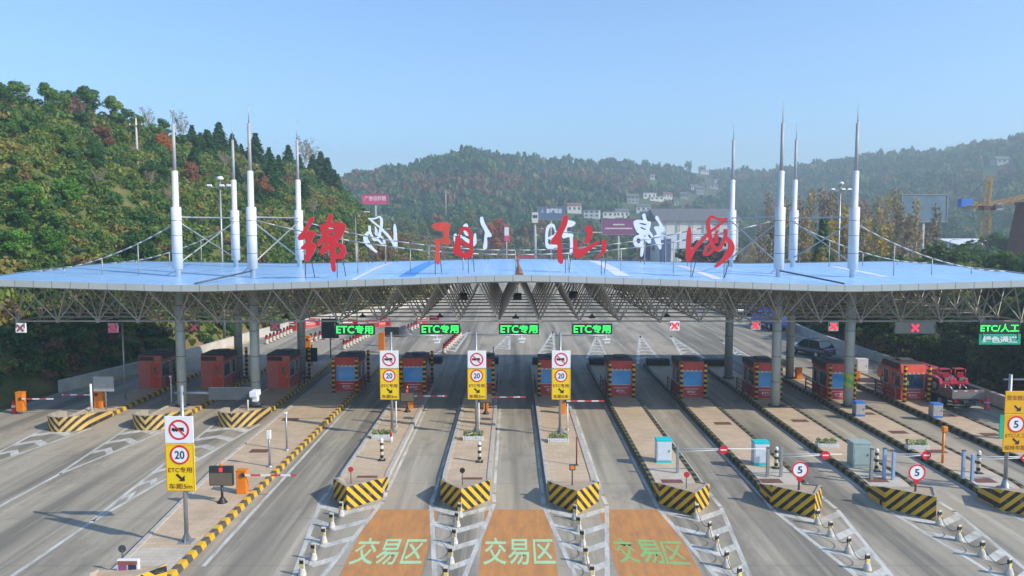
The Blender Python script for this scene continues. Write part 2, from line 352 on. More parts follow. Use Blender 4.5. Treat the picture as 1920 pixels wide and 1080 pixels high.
# flat writing --------------------------------------------------------------
_tcache = {}
def lettering(body, w, h, m, parent=None, loc=(0, 0, 0), flat=False, bold=0.0, name='lettering', shear=0.0, aspect=False, mirror=False, rz=0.0):
    """writing fitted into w x h; upright (facing -y) or flat on the ground"""
    key = (body, round(w, 3), round(h, 3), flat, bold, shear, mirror, aspect, m.name)
    if key not in _tcache:
        c = bpy.data.curves.new('writing', 'FONT'); c.body = body; c.size = 1; c.offset = bold; c.resolution_u = 3; c.shear = shear
        o = bpy.data.objects.new('writing', c); COL.objects.link(o)
        me = bpy.data.meshes.new_from_object(o.evaluated_get(bpy.context.evaluated_depsgraph_get()))
        bpy.data.objects.remove(o); bpy.data.curves.remove(c)
        xs = [v.co.x for v in me.vertices]; ys = [v.co.y for v in me.vertices]
        x0, x1, y0, y1 = min(xs), max(xs), min(ys), max(ys)
        sx = w / (x1 - x0); sy = h / (y1 - y0)
        if aspect: sx = sy = min(sx, sy)
        if mirror: sx = -sx
        for v in me.vertices:
            X, Y = (v.co.x - (x0 + x1) / 2) * sx, (v.co.y - (y0 + y1) / 2) * sy
            v.co = (X, Y, 0) if flat else (X, 0, Y)
        me.materials.clear(); me.materials.append(m); me.name = name
        _tcache[key] = me
    o = bpy.data.objects.new(name, _tcache[key]); COL.objects.link(o)
    o.location = loc; o.rotation_euler = (0, 0, rz)
    if parent: o.parent = parent
    return o

# ------------------------------------------------------------------ ground, road, markings
def sheet(name, poly, z, m):
    b = MB(); b.add([(p[0], p[1], z) for p in poly], [list(range(len(poly)))])
    o = b.build(name, m); o['kind'] = 'structure'
    for f in o.data.polygons:
        if f.normal.z < 0: f.flip()
    return o
sheet('ground', [(-1500, -40), (1500, -40), (1500, 1500), (-1500, 1500)], -.03, M['ground'])
ROAD = [(-38, -10), (-38.5, 40), (-37.2, 62), (-33.8, 75), (-31.6, 91), (-28.5, 106), (-20.5, 122), (-14, 137), (-13, 160), (-16, 200), (18, 200), (22, 165), (33, 140), (37, 110), (36.4, 85), (36.2, 60), (37, 30), (38, -10)]
sheet('road', ROAD, 0, M['road'])

PITCHX, X0 = 5.5, 3.08
def IX(k): return X0 + PITCHX * k
def NY(k): return 35.75 - .05 * IX(k) if k >= -2 else {-6: 50.2, -5: 50.6, -4: 51.3, -3: 25.6}[k]
def PY(k): return 60.35 - .077 * IX(k)
ISL = {-6: 'the leftmost island', -5: 'the second island from the left', -4: 'the third island from the left', -3: 'the wide tan island', -2: 'the fifth island from the left', -1: 'the sixth island from the left', 0: 'the seventh island from the left', 1: 'the fifth island from the right', 2: 'the fourth island from the right', 3: 'the third island from the right', 4: 'the second island from the right', 5: 'the rightmost island'}

mk = MB()
ZM = .005
def strip(b, pts, w, z=ZM):
    for (a, c) in zip(pts, pts[1:]):
        a, c = Vector((a[0], a[1], 0)), Vector((c[0], c[1], 0)); d = (c - a)
        if d.length < 1e-4: continue
        nrm = Vector((-d.y, d.x, 0)).normalized() * w / 2; e = d.normalized() * w * .25
        b.quad(a - nrm - e + Vector((0, 0, z)), c - nrm + e + Vector((0, 0, z)), c + nrm + e + Vector((0, 0, z)), a + nrm - e + Vector((0, 0, z)))
def vee(b, xl, xr, y, dy, w=.4):      # one chevron band between two lines
    xm = (xl + xr) / 2
    z = ZM + .003
    b.quad((xl, y + w, z), (xl, y, z), (xm, y - dy, z), (xm, y - dy + w, z))
    b.quad((xm, y - dy + w, z), (xm, y - dy, z), (xr, y, z), (xr, y + w, z))
for k in range(-2, 5):                 # tapering hatch ahead of the islands
    x, y = IX(k), NY(k)
    L = 11.0
    strip(mk, [(x - 1.5, y + 2.6), (x - 1.55, y + 1.2), (x - .08, y - L)], .2)
    strip(mk, [(x + 1.5, y + 2.6), (x + 1.55, y + 1.2), (x + .08, y - L)], .2)
    for i in range(5):
        yy = y + .3 - i * 2.0; h = 1.5 * (1 - (y + .8 - yy) / (L + 2)) - .05
        if h > .2: vee(mk, x - h, x + h, yy, .8 * h / 1.3 + .15, .55)
for k in range(-2, 5):                 # edge lines along the islands
    for s in (-1, 1):
        strip(mk, [(IX(k) + s * 1.52, NY(k) + 2.6), (IX(k) + s * 1.52, 58)], .16)
strip(mk, [(-12.35, 30), (-12.3, 58)], .18)
for k, L in ((-6, 9.5), (-5, 9.0), (-4, 16.5)):
    x, y = IX(k), NY(k)
    tipx = x - .45
    strip(mk, [(x - 1.55, y + 1), (tipx - .05, y - L)], .2); strip(mk, [(x + 1.55, y + 1), (tipx + .05, y - L)], .2)
    strip(mk, [(tipx, y - L), (tipx - .15, y - 30)], .2)
    n = int(L / 2.3)
    for i in range(n):
        yy = y - 1.2 - i * 2.15; f = 1 - (y - yy) / L
        h = 1.5 * f
        if h > .18: vee(mk, (tipx + (x - tipx) * f) - h, (tipx + (x - tipx) * f) + h, yy, -.85, .75)
for tip, bl, br in (((881, 620), (817, 664), (852, 660)), ((955, 627), (922, 660), (955, 656)), ((1037, 622), (1005, 672), (1040, 665)), ((1119, 629), (1100, 672), (1138, 670)), ((1200, 630), (1196, 682), (1235, 672)), ((1257, 630), (1280, 668), (1326, 675)), ((1352, 638), (1382, 667), (1412, 672))):
    t, a, c = G(*tip), G(*bl), G(*br)
    strip(mk, [a, t], .28); strip(mk, [c, t], .28)
    for i in range(6):
        f = .06 + i * .13
        l_, r_ = a.lerp(t, f), c.lerp(t, f)
        vee(mk, l_.x, r_.x, (l_.y + r_.y) / 2, -.7, .7)
for p in (((430, 650), (560, 600)), ((560, 640), (760, 585)), ((900, 585), (1000, 560)), ((1360, 592), (1440, 612)), ((1300, 560), (1400, 600)), ((1100, 560), (1180, 548))):
    a, c = G(*p[0]), G(*p[1]); strip(mk, [a, c], .25)
o = mk.build('lane_markings', M['mark']); o['kind'] = 'structure'

for i, (xl, xr, body) in enumerate(((-6.72, -3.55, 0), (-1.3, 1.8, 0), (4.15, 7.4, 1))):
    b = MB(); b.quad((xl, 14, .004), (xr, 14, .004), (xr, 36.2, .004), (xl, 36.2, .004))
    z = b.build('painted_zone', M['orange_zone']); z['kind'] = 'structure'
    cx = (xl + xr) / 2
    if body == 0: lettering('交易区', 2.95, 2.75, M['green_paint'], z, (cx + (.0 if i == 0 else .05), 31.45, .010), flat=True, bold=.012)
    else:
        for j, ch in enumerate('交易区'):
            lettering(ch, .98, 2.5 - .1 * j, M['green_brush'], z, (cx - 1.0 + j * 1.0, 31.5 - .12 * j, .010), flat=True, bold=.014, shear=-.25 + .12 * j, rz=-.05)

# dark wet-looking repair patches and lane slabs are part of the road material
b = MB()                               # low wall along the left verge
VW = [(-36.9, 62.5), (-33.5, 75.5), (-31.3, 91.5), (-28.2, 106.5), (-20.2, 122.5), (-13.7, 137.5), (-12.7, 160), (-15.7, 200)]
for p, q in zip(VW, VW[1:]):
    d = Vector((q[0] - p[0], q[1] - p[1], 0)); n = Vector((-d.y, d.x, 0)).normalized() * .35
    P, Q = Vector((p[0], p[1], 0)), Vector((q[0], q[1], 0)); h = Vector((0, 0, 1.0))
    b.add([P, Q, Q + n, P + n, P + h, Q + h, Q + n + h, P + n + h], [(0, 1, 5, 4), (1, 2, 6, 5), (2, 3, 7, 6), (3, 0, 4, 7), (4, 5, 6, 7)])
tag(b.build('verge_wall', M['concrete']), 'low pale concrete wall curving along the left road edge below the hill', 'wall')
b = MB()
for p, q in zip([(-36.2, 64), (-32.9, 77)], [(-33.0, 76.5), (-30.9, 91)]):
    strip(b, [p, q], .3, .01)
b.build('edge_line', M['refl_yellow'])['kind'] = 'structure'
b = MB()                               # right parapet
VR = [(36.6, 56), (36.7, 70), (36.5, 80), (36.2, 92), (37.2, 105), (37, 118)]
for p, q in zip(VR, VR[1:]):
    P, Q = Vector((p[0], p[1], 0)), Vector((q[0], q[1], 0)); n = Vector((.35, 0, 0)); h = Vector((0, 0, .95))
    b.add([P, Q, Q + n, P + n, P + h, Q + h, Q + n + h, P + n + h], [(0, 1, 5, 4), (1, 2, 6, 5), (2, 3, 7, 6), (3, 0, 4, 7), (4, 5, 6, 7)])
tag(b.build('parapet_wall', M['concrete']), 'grey concrete parapet along the right road edge behind the toll booths', 'wall')

# ------------------------------------------------------------------ toll islands
def island(k):
    x, y = IX(k), NY(k)
    t = thing('toll_island', '', 'traffic island', (x, y, 0), group='toll islands between the lanes')
    end = 75.2 - .05 * x - y
    if k == -3:
        poly = [(.75, end), (.78, 30.5), (.35, 2.4), (-1.3, 1.0), (-2.0, 2.0), (-3.1, 17), (-3.1, end)]
        kr = [(.78, end), (.81, 30.5), (.38, 2.5)]; kl = [(-3.13, end), (-3.13, 17), (-2.03, 2.2)]
    else:
        hw = 1.28
        sh = .2 - (k + 2) * .11 if k >= -2 else 0; poly = [(hw, end), (hw, 5), (1.16 + sh, 1.7), (0, .35), (-1.16 + sh, 1.7), (-hw, 5), (-hw, end)]
        kr = [(hw + .03, end), (hw + .03, 5), (1.25 + sh, 1.9)]; kl = [(-hw - .03, end), (-hw - .03, 5), (-1.25 + sh, 1.9)]
    b = MB(); b.prism_z(poly, 0.01, .25); b.build('paving', M['paving'], t)
    b = MB(); yy = 4.6 if k != -3 else 3.0
    if k >= -3:
        if k == -3: b.add([(-2.2, 2.4, .254), (-.1, 2.0, .254), (.3, 5.6, .254), (-1.9, 5.6, .254)], [(0, 1, 2, 3)])
        elif k >= 1: b.add([(-1.0 + sh, 2.0, .254), (0, .9, .254), (1.0 + sh, 2.0, .254), (1.02, 6.6, .254), (-1.02, 6.6, .254)], [(0, 1, 2, 3, 4)])
        if b.v: b.build('pale_slab', M['paving_pale'], t)
    for side, pts in (('r', kr), ('l', kl)):
        b = MB(); s = 1 if side == 'r' else -1
        for p, q in zip(pts, pts[1:]):
            n = Vector((-s * .22, 0, 0)); P, Q = Vector((p[0], p[1], 0.002)), Vector((q[0], q[1], 0.002)); h = Vector((0, 0, .29))
            b.add([P, Q, Q + n, P + n, P + h, Q + h, Q + n + h, P + n + h], [(0, 1, 5, 4), (1, 2, 6, 5), (2, 3, 7, 6), (3, 0, 4, 7), (4, 5, 6, 7)])
        if k <= -3: m = M['kerb_yellow'] if side == 'r' else M['kerb_stone']
        elif k <= 0: m = M['kerb_stone']
        else: m = M['kerb_dark']
        b.build('kerb', m, t)
    # nose wall
    b = MB(); th, h = .17, 1.1
    if k <= -4:                        # rounded tub-like nose
        pts = [(1.36, 4.2), (1.36, 2.2)] + [(1.36 * math.cos(a), 1.45 - 1.45 * math.sin(a)) for a in [math.pi * i / 12 for i in range(1, 12)]] + [(-1.36, 2.2), (-1.36, 3.0)]
        zt = [.45, .8] + [1.0] * 11 + [.9, .7]; mm = M['nose_v']
    elif k == -3:
        pts = [(.42, 2.6), (.30, 1.9), (-1.2, -.1), (-2.1, 1.6), (-2.2, 2.4)]; zt = [.9, 1.0, 1.05, 1.0, .8]; mm = M['nose']
    else:
        sh = .2 - (k + 2) * .11; pts = [(1.24 + sh, 3.4), (1.22 + sh, 1.65), (.0, 0), (-1.22 + sh, 1.65), (-1.24 + sh, 3.4)]; zt = [.5, 1.02, 1.12, 1.02, .5]; mm = M['nose']
    n = len(pts); outer, inner = [], []
    for i, p in enumerate(pts):
        a = Vector(pts[max(0, i - 1)]); c = Vector(pts[min(n - 1, i + 1)]); d = (c - a).normalized(); nn = Vector((-d.y, d.x))
        if i in (0, n - 1): nn = Vector((nn.x, 0)).normalized()
        inner.append((p[0] - nn.x * th, p[1] - nn.y * th)); outer.append(p)
    cx = sum(p[0] for p in pts) / n; cy = 2.5
    for i in range(n):                 # make sure 'inner' lies inside
        if (Vector(inner[i]) - Vector((cx, cy))).length > (Vector(outer[i]) - Vector((cx, cy))).length:
            inner[i] = (2 * outer[i][0] - inner[i][0], 2 * outer[i][1] - inner[i][1])
    for i in range(n - 1):
        o0, o1, i0, i1, z0, z1 = outer[i], outer[i + 1], inner[i], inner[i + 1], zt[i], zt[i + 1]
        b.add([(*o0, .003), (*o1, .003), (*o1, z1), (*o0, z0), (*i0, .003), (*i1, .003), (*i1, z1), (*i0, z0)], [(0, 1, 2, 3)], 0)
        b.add([(*o0, z0), (*o1, z1), (*i1, z1), (*i0, z0)], [(0, 1, 2, 3)], 1)
        b.add([(*i0, .003), (*i1, .003), (*i1, z1), (*i0, z0)], [(0, 1, 2, 3)], 1)
    for i in (0, n - 1):
        b.add([(*outer[i], .003), (*inner[i], .003), (*inner[i], zt[i]), (*outer[i], zt[i])], [(0, 1, 2, 3)], 1)
    b.build('nose_wall', [mm, M['nose_top']], t)
    if k >= -3:                        # rubble and paving filling the wedge
        b = MB(); b.add([(*inner[i], zt[i] - .05) for i in range(n)], [list(range(n))]); b.build('nose_fill', M['paving'], t)
    if k >= -2:                        # dark crash block at the far end
        b = MB(); b.box((0, end - .5, .55), (2.2, .9, .62)); b.box((0, end - 1.02, .6), (1.9, .12, .35)); b.build('crash_block', M['dark_block'], t, bevel=.05)
    b = MB()
    rr = random.Random(k + 50)
    spots = {-3: [(-1.6, 19.5), (-1.9, 27)], -2: [(.2, 4.0)], -1: [(.3, 4.0)], 0: [(-.1, 3.6)], 1: [(-.2, 4.2)], 2: [(-.5, 4.6), (.2, 16.5)], 3: [(-.4, 5.0), (.2, 17.5), (.3, 22.0)], 4: [(-.3, 5.2), (.1, 10.5), (.0, 14.8), (.2, 19.8)], 5: [(-.2, 9.5), (.1, 14.5), (.1, 19.5)]}.get(k, [])
    for (px_, py_) in spots:
        b = MB(); b.quad((px_ - .55, py_ - .35, .259), (px_ + .55, py_ - .35, .259), (px_ + .55, py_ + .35, .259), (px_ - .55, py_ + .35, .259)); b.build('cover_plate', M['cover'], t)
    return t
IDESC = {-6: 'leftmost island, low striped kerb and rounded nose of V chevrons, beside the roadside gate', -5: 'island with rounded V chevron nose, second from the left', -4: 'island with rounded V chevron nose just left of the wide island', -3: 'wide tan paved island with bright yellow and black kerb running to the bottom edge',
         -2: 'tan paved island with pointed yellow black nose, left of the first orange painted zone', -1: 'tan paved island with pointed striped nose between the first and second orange zones', 0: 'tan paved island with pointed striped nose between the second and third orange zones', 1: 'tan island with dark striped kerb right of the third orange zone',
         2: 'island with striped kerb and the left one of two round 5 km limit signs on its nose', 3: 'island with striped kerb carrying the grey-green cabinet and the right round 5 sign', 4: 'island with striped kerb carrying the amber sign pole at the right edge', 5: 'rightmost paved island, next to the lane with the red flatbed truck'}
for k in range(-6, 6): island(k)['label'] = IDESC[k].replace('round 5 km limit signs', 'round 5 signs')

# ------------------------------------------------------------------ the big canopy
CX0, HW = .5, 36.5
YF, YB = 51.0, 75.2
def zroof(x, y):
    u = abs(x - CX0); v = (y - YF) / (YB - YF)
    ks = [0, 21.8, HW]; f = [10.36, 9.60, 10.05]; bk = [10.48, 9.95, 10.2]
    zf = sum(np.interp(abs(u + e), ks, f) for e in (-2.2, -1.1, 0, 1.1, 2.2)) / 5; zb = sum(np.interp(abs(u + e), ks, bk) for e in (-2.2, -1.1, 0, 1.1, 2.2)) / 5
    return float(zf + (zb - zf) * v) + .18 * math.sin(math.pi * min(1, max(0, v)))
canopy = thing('toll_canopy', 'wide pale blue folded toll canopy on eight grey columns with white masts and cables', 'canopy', (0, 0, 0))
b = MB()
xs = sorted(set([CX0 + HW * i / 30 for i in range(-30, 31)] + [CX0 - 21.8, CX0 + 21.8])); ys = [YF + (YB - YF) * i / 10 for i in range(11)]
vs = [(x, y, zroof(x, y)) for y in ys for x in xs]; nx = len(xs)
b.add(vs, [(j * nx + i, j * nx + i + 1, (j + 1) * nx + i + 1, (j + 1) * nx + i) for j in range(10) for i in range(nx - 1)])
def roof_mat():
    m = mat('blue_roof_sheet', (.30, .55, .90), .28, 0, var=.1, scale=.25, spec=.6)
    n, l = m.node_tree.nodes, m.node_tree.links; bs = n['Principled BSDF']
    tc = n.new('ShaderNodeTexCoord'); mp = n.new('ShaderNodeMapping'); mp.inputs['Scale'].default_value = (2.4, .03, .1); l.new(tc.outputs['Object'], mp.inputs[0])
    t = n.new('ShaderNodeTexNoise'); t.inputs['Scale'].default_value = 1; t.inputs['Detail'].default_value = 4; l.new(mp.outputs[0], t.inputs[0])
    mr = n.new('ShaderNodeMapRange'); mr.inputs[1].default_value = .45; mr.inputs[2].default_value = .8; mr.inputs[4].default_value = .5; l.new(t.outputs[0], mr.inputs[0])
    x = n.new('ShaderNodeMix'); x.data_type = 'RGBA'; x.inputs[7].default_value = (.52, .68, .86, 1)
    src = bs.inputs['Base Color'].links[0].from_socket
    l.new(mr.outputs[0], x.inputs[0]); l.new(src, x.inputs[6])
    sp = n.new('ShaderNodeSeparateXYZ'); l.new(tc.outputs['Object'], sp.inputs[0])
    f = _math(n, l, 'LESS_THAN', _math(n, l, 'FRACT', _math(n, l, 'DIVIDE', _math(n, l, 'ADD', sp.outputs[0], 240), 1.22)), .06)
    g_ = _math(n, l, 'LESS_THAN', _math(n, l, 'FRACT', _math(n, l, 'DIVIDE', _math(n, l, 'ADD', sp.outputs[1], 240), 6.1)), .025)
    y = n.new('ShaderNodeMix'); y.data_type = 'RGBA'; y.inputs[7].default_value = (.16, .34, .60, 1)
    l.new(_math(n, l, 'MULTIPLY', _math(n, l, 'MAXIMUM', f, g_), .5), y.inputs[0]); l.new(x.outputs[2], y.inputs[6])
    d = n.new('ShaderNodeTexNoise'); d.inputs['Scale'].default_value = .35; d.inputs['Detail'].default_value = 9; d.inputs['Roughness'].default_value = .7; l.new(tc.outputs['Object'], d.inputs['Vector'])
    dm = n.new('ShaderNodeMapRange'); dm.inputs[1].default_value = .5; dm.inputs[2].default_value = .8; dm.inputs[4].default_value = .45; l.new(d.outputs[0], dm.inputs[0])
    z = n.new('ShaderNodeMix'); z.data_type = 'RGBA'; z.inputs[7].default_value = (.22, .36, .52, 1)
    l.new(dm.outputs[0], z.inputs[0]); l.new(y.outputs[2], z.inputs[6]); l.new(z.outputs[2], bs.inputs['Base Color'])
    return m
b.build('roof_sheet', roof_mat(), canopy)
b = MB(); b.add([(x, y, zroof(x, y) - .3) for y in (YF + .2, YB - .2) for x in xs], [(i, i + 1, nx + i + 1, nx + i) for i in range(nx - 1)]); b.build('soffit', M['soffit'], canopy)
def fascia_mat():
    m = mat('fascia_panel', (.45, .485, .49), .4, .15, var=.05, scale=.5)
    n, l = m.node_tree.nodes, m.node_tree.links; bs = n['Principled BSDF']
    tc = n.new('ShaderNodeTexCoord'); sp = n.new('ShaderNodeSeparateXYZ'); l.new(tc.outputs['Object'], sp.inputs[0])
    f = _math(n, l, 'FRACT', _math(n, l, 'DIVIDE', _math(n, l, 'ADD', sp.outputs[0], 240.3), 1.22)); j = _math(n, l, 'LESS_THAN', f, .035)
    x = n.new('ShaderNodeMix'); x.data_type = 'RGBA'; x.inputs[7].default_value = (.16, .17, .17, 1)
    l.new(j, x.inputs[0]); l.new(bs.inputs['Base Color'].links[0].from_socket, x.inputs[6]); l.new(x.outputs[2], bs.inputs['Base Color'])
    return m
FAS = fascia_mat()
b = MB()
for y, s in ((YF, -1), (YB, 1)):
    for x0, x1 in zip(xs, xs[1:]):
        t0, t1 = zroof(x0, y) + .05, zroof(x1, y) + .05
        b.quad((x0, y, t0), (x1, y, t1), (x1, y + .0, t1 - .42), (x0, y + .0, t0 - .42))
        b.quad((x0, y, t0), (x1, y, t1), (x1, y - s * .22, t1), (x0, y - s * .22, t0))
        b.quad((x0, y, t0 - .42), (x1, y, t1 - .42), (x1, y - s * .25, t1 - .42), (x0, y - s * .25, t0 - .42))
for x, s in ((CX0 - HW, -1), (CX0 + HW, 1)):
    for y0, y1 in zip(ys, ys[1:]):
        t0, t1 = zroof(x, y0) + .05, zroof(x, y1) + .05
        b.quad((x, y0, t0), (x, y1, t1), (x, y1, t1 - .42), (x, y0, t0 - .42)); b.quad((x, y0, t0), (x, y1, t1), (x - s * .22, y1, t1), (x - s * .22, y0, t0))
b.build('fascia', FAS, canopy)
b = MB()
b.add([(CX0 - .24, YF + .02, zroof(CX0, YF) + .10), (CX0 + .24, YF + .02, zroof(CX0, YF) + .10), (CX0 + .24, YB, zroof(CX0, YB) + .10), (CX0 - .24, YB, zroof(CX0, YB) + .10), (CX0, YF + .02, zroof(CX0, YF) + .22), (CX0, YB, zroof(CX0, YB) + .22), (CX0 - .24, YF + .02, zroof(CX0, YF) - .05), (CX0 + .24, YF + .02, zroof(CX0, YF) - .05)], [(0, 4, 5, 3), (4, 1, 2, 5), (0, 1, 4), (6, 7, 1, 0), (3, 5, 2)])
b.build('ridge_cap', M['rust'], canopy)
# space frame
b = MB(); P = 2.75; NXU = 27; NYU = 10
ZB = 7.1
top = lambda i, j: Vector((CX0 - P * 13 + P * i, YF + .35 + j * 2.61, zroof(CX0 - P * 13 + P * i, YF + .35 + j * 2.61) - .42))
bot = lambda i, j: Vector((CX0 - P * 12.5 + P * i, YF + .35 + (j + .5) * 2.61, ZB))
for i in range(NXU):
    for j in range(NYU):
        if i < NXU - 1: b.tube(top(i, j), top(i + 1, j), .05, 5, cap=False)
        if j < NYU - 1: b.tube(top(i, j), top(i, j + 1), .05, 5, cap=False)
for i in range(NXU - 1):
    for j in range(NYU - 1):
        if i < NXU - 2: b.tube(bot(i, j), bot(i + 1, j), .055, 5, cap=False)
        if j < NYU - 2: b.tube(bot(i, j), bot(i, j + 1), .05, 5, cap=False)
        for di in (0, 1):
            for dj in (0, 1): b.tube(bot(i, j), top(i + di, j + dj), .048, 5, cap=False)
        b.box(bot(i, j), (.2, .2, .2))
b.build('space_frame', M['truss'], canopy)
# loose coloured sheets on the roof
for (p0, p1, w, m, s) in (((1112, 492), (1168, 517), 1.0, 'roof_white', 0), ((1268, 498), (1348, 517), .8, 'roof_white', 0), ((1560, 498), (1660, 512), .6, 'roof_white', 0), ((812, 494), (762, 517), 1.1, 'roof_deep', 0), ((735, 494), (640, 527), .35, 'roof_white', 0), ((1722, 504), (1735, 505), .5, 'roof_white', 0)):
    a, c = G(*p0, 10.2), G(*p1, 10.2)
    b = MB(); d = (c - a); nn = Vector((-d.y, d.x, 0)).normalized() * w / 2; N = 8
    vs = []
    for i in range(N + 1):
        q = a + d * i / N
        for e in (-1, 1):
            r = q + nn * e; vs.append((r.x, min(max(r.y, YF + .3), YB - .3), zroof(r.x, min(max(r.y, YF + .3), YB - .3)) + .012))
    b.add(vs, [(2 * i, 2 * i + 1, 2 * i + 3, 2 * i + 2) for i in range(N)]); b.build('replacement_sheet', M[m], canopy)
# columns and masts
COLX = {'f': [IX(-5) - .1, IX(-4) - .12, IX(3), IX(4) - .08], 'r': [IX(-5) + .35, IX(-4) + .4, IX(3) - .5, IX(4) - .6]}
YC = {'f': 56.7, 'r': 67.4}
for row in 'fr':
    for x in COLX[row]:
        y = YC[row]; zr = zroof(x, y)
        c = MB(); c.tube((x, y, .2), (x, y, zr - .2), .345, 20); col_ = c.build('column', M['column'], canopy)
        for z in (2.1, 4.0, 5.9, 7.8):
            c = MB(); c.tube((x, y, z - .02), (x, y, z + .02), .352, 20); c.build('panel_joint', M['seam'], col_)
        c = MB(); c.tube((x, y, .25), (x, y, .33), .5, 16); c.build('base_ring', M['seam'], col_)
        c = MB(); c.lathe([(.2, 0), (.2, .55), (.365, .6), (.365, 14.95 - zr), (.225, 15.0 - zr), (.22, 17.55 - zr), (.15, 17.6 - zr)], 20, (x, y, zr)); ms = c.build('mast', M['mast'], canopy)
        c = MB(); c.tube((x, y, 17.59), (x, y, 21.0), .13, 12, .11); c.build('upper_tube', M['mast_steel'], ms)
        c = MB(); c.tube((x, y, 21.0), (x, y, 22.5), .035, 6, .012); c.build('spike', M['grey'], ms)
        for z in (11.6, 12.9, 14.0):
            c = MB(); c.tube((x, y, z - .015), (x, y, z + .015), .371, 20); c.build('mast_joint', M['seam'], ms)
for i in range(4):                     # bracing between front and rear masts
    xf, xr = COLX['f'][i], COLX['r'][i]; f, r = YC['f'], YC['r']
    for nm, (za, zb) in (('tie_bar', (14.25, 14.3)), ('cross_brace', (13.9, 10.9)), ('cross_brace', (10.9, 13.9))):
        b = MB(); b.tube((xf, f + .36, za), (xr, r - .36, zb), .055, 6); b.build(nm, M['cable'], canopy)
for row in 'fr':                       # cables with hangers
    y = YC[row]; xa, xb = COLX[row][1], COLX[row][2]; xm = (xa + xb) / 2; hw = (xb - xa) / 2
    zc = lambda x: 11.5 + 2.6 * ((x - xm) / hw) ** 2
    b = MB(); pts = [(xa + .37 + (xb - xa - .74) * i / 28, y, zc(xa + .37 + (xb - xa - .74) * i / 28)) for i in range(29)]; b.path(pts, .05); b.build('main_cable', M['cable'], canopy)
    for i in range(1, 10):
        x = xa + (xb - xa) * i / 10
        b = MB(); b.tube((x, y, zroof(x, y) - .05), (x, y, zc(x)), .038, 6); b.build('hanger', M['cable'], canopy)
    for s, x0 in ((-1, COLX[row][0]), (1, COLX[row][3])):
        xe = CX0 + s * (HW - .8); ze = zroof(xe, y) + .1
        zz = lambda x: ze + (13.85 - ze) * ((x - xe) / (x0 - xe)) ** 1.8
        b = MB(); pts = [(x0 + s * .37 + (xe - x0 - s * .37) * i / 14,) for i in range(15)]
        b.path([(p[0], y, zz(p[0])) for p in pts], .05); b.build('main_cable', M['cable'], canopy)
        for fr in (.27, .52, .78):
            x = x0 + (xe - x0) * fr
            b = MB(); b.tube((x, y, zroof(x, y) - .05), (x, y, zz(x)), .038, 6); b.build('hanger', M['cable'], canopy)
for s in (0, 1):
    x = COLX['f'][1] if s == 0 else COLX['f'][2]; e = CX0 + (-21.6 if s == 0 else 21.6)
    b = MB(); b.tube((x, 56.6, zroof(x, 56.6) + .45), (e, YF + .3, zroof(e, YF + .3) + .12), .06, 6); b.build('tie_rod', M['grey_dark'], canopy)

# ------------------------------------------------------------------ rooftop characters
S9 = lambda pts, s, ox, oy: [(ox + p[0] / s, oy + p[1] / s) for p in pts]
MIAN = [S9([(290, 105), (330, 108), (350, 130), (352, 175), (300, 230), (240, 320), (250, 345), (375, 350), (385, 380), (340, 460), (300, 530), (380, 560), (395, 600), (330, 740), (290, 800), (255, 860), (220, 872), (198, 850), (205, 750), (225, 650), (160, 660), (120, 630), (170, 575), (225, 530), (230, 470), (170, 490), (100, 505), (72, 460), (90, 420), (160, 345), (230, 230)], 9, 550, 395),
        S9([(590, 60), (640, 50), (675, 90), (650, 160), (640, 215), (740, 190), (830, 205), (885, 240), (870, 320), (835, 410), (800, 480), (750, 500), (740, 540), (820, 550), (870, 600), (888, 660), (885, 720), (850, 800), (790, 822), (700, 805), (722, 1010), (690, 1045), (650, 1012), (625, 850), (640, 670), (600, 655), (530, 730), (480, 740), (450, 700), (460, 640), (540, 548), (500, 520), (430, 612), (390, 598), (430, 510), (492, 440), (462, 330), (455, 230), (530, 235), (570, 180)], 9, 550, 395)]
MIAN_H = [S9(q, 9, 550, 395) for q in ([(560, 300), (640, 275), (750, 265), (720, 300), (580, 322)], [(565, 410), (640, 385), (700, 345), (715, 385), (600, 432)], [(708, 620), (800, 615), (805, 690), (770, 740), (712, 720)], [(588, 545), (620, 550), (612, 592), (585, 580)])]
YANG = [S9([(80, 280), (120, 245), (230, 220), (330, 208), (410, 225), (445, 280), (410, 380), (405, 520), (435, 560), (420, 625), (380, 632), (300, 600), (235, 600), (232, 800), (247, 960), (215, 1002), (175, 975), (150, 880), (165, 620), (140, 540), (200, 512), (310, 520), (312, 370), (220, 377), (150, 352)], 9.815, 800, 395),
        S9([(600, 400), (620, 320), (680, 290), (760, 300), (830, 370), (855, 500), (862, 700), (847, 830), (790, 870), (700, 882), (620, 840), (540, 835), (490, 770), (478, 700), (520, 600), (528, 460), (590, 468)], 9.815, 800, 395)]
YANG_H = [S9(q, 9.815, 800, 395) for q in ([(615, 468), (660, 375), (710, 360), (755, 400), (785, 500), (788, 600), (768, 602), (700, 560), (622, 545)], [(625, 598), (690, 620), (710, 657), (755, 648), (786, 635), (786, 770), (632, 765)])]
XIAN = [S9(q, 9.815, 1015, 395) for q in ([(420, 80), (480, 90), (495, 180), (450, 320), (380, 440), (350, 500), (370, 600), (380, 750), (405, 880), (400, 960), (370, 985), (320, 960), (290, 880), (290, 740), (305, 622), (180, 628), (172, 560), (240, 460), (320, 330), (380, 200), (400, 110)],
        [(850, 255), (940, 300), (947, 400), (920, 520), (870, 590), (800, 602), (790, 570), (830, 500), (850, 430), (802, 350), (815, 300)], [(590, 525), (640, 525), (665, 610), (660, 690), (700, 722), (780, 690), (900, 620), (1040, 545), (1080, 560), (1050, 610), (930, 690), (820, 790), (740, 862), (680, 880), (620, 850), (572, 770), (590, 640)],
        [(1130, 525), (1190, 540), (1207, 640), (1180, 760), (1110, 830), (990, 890), (972, 872), (1060, 810), (1110, 730), (1108, 600)])]
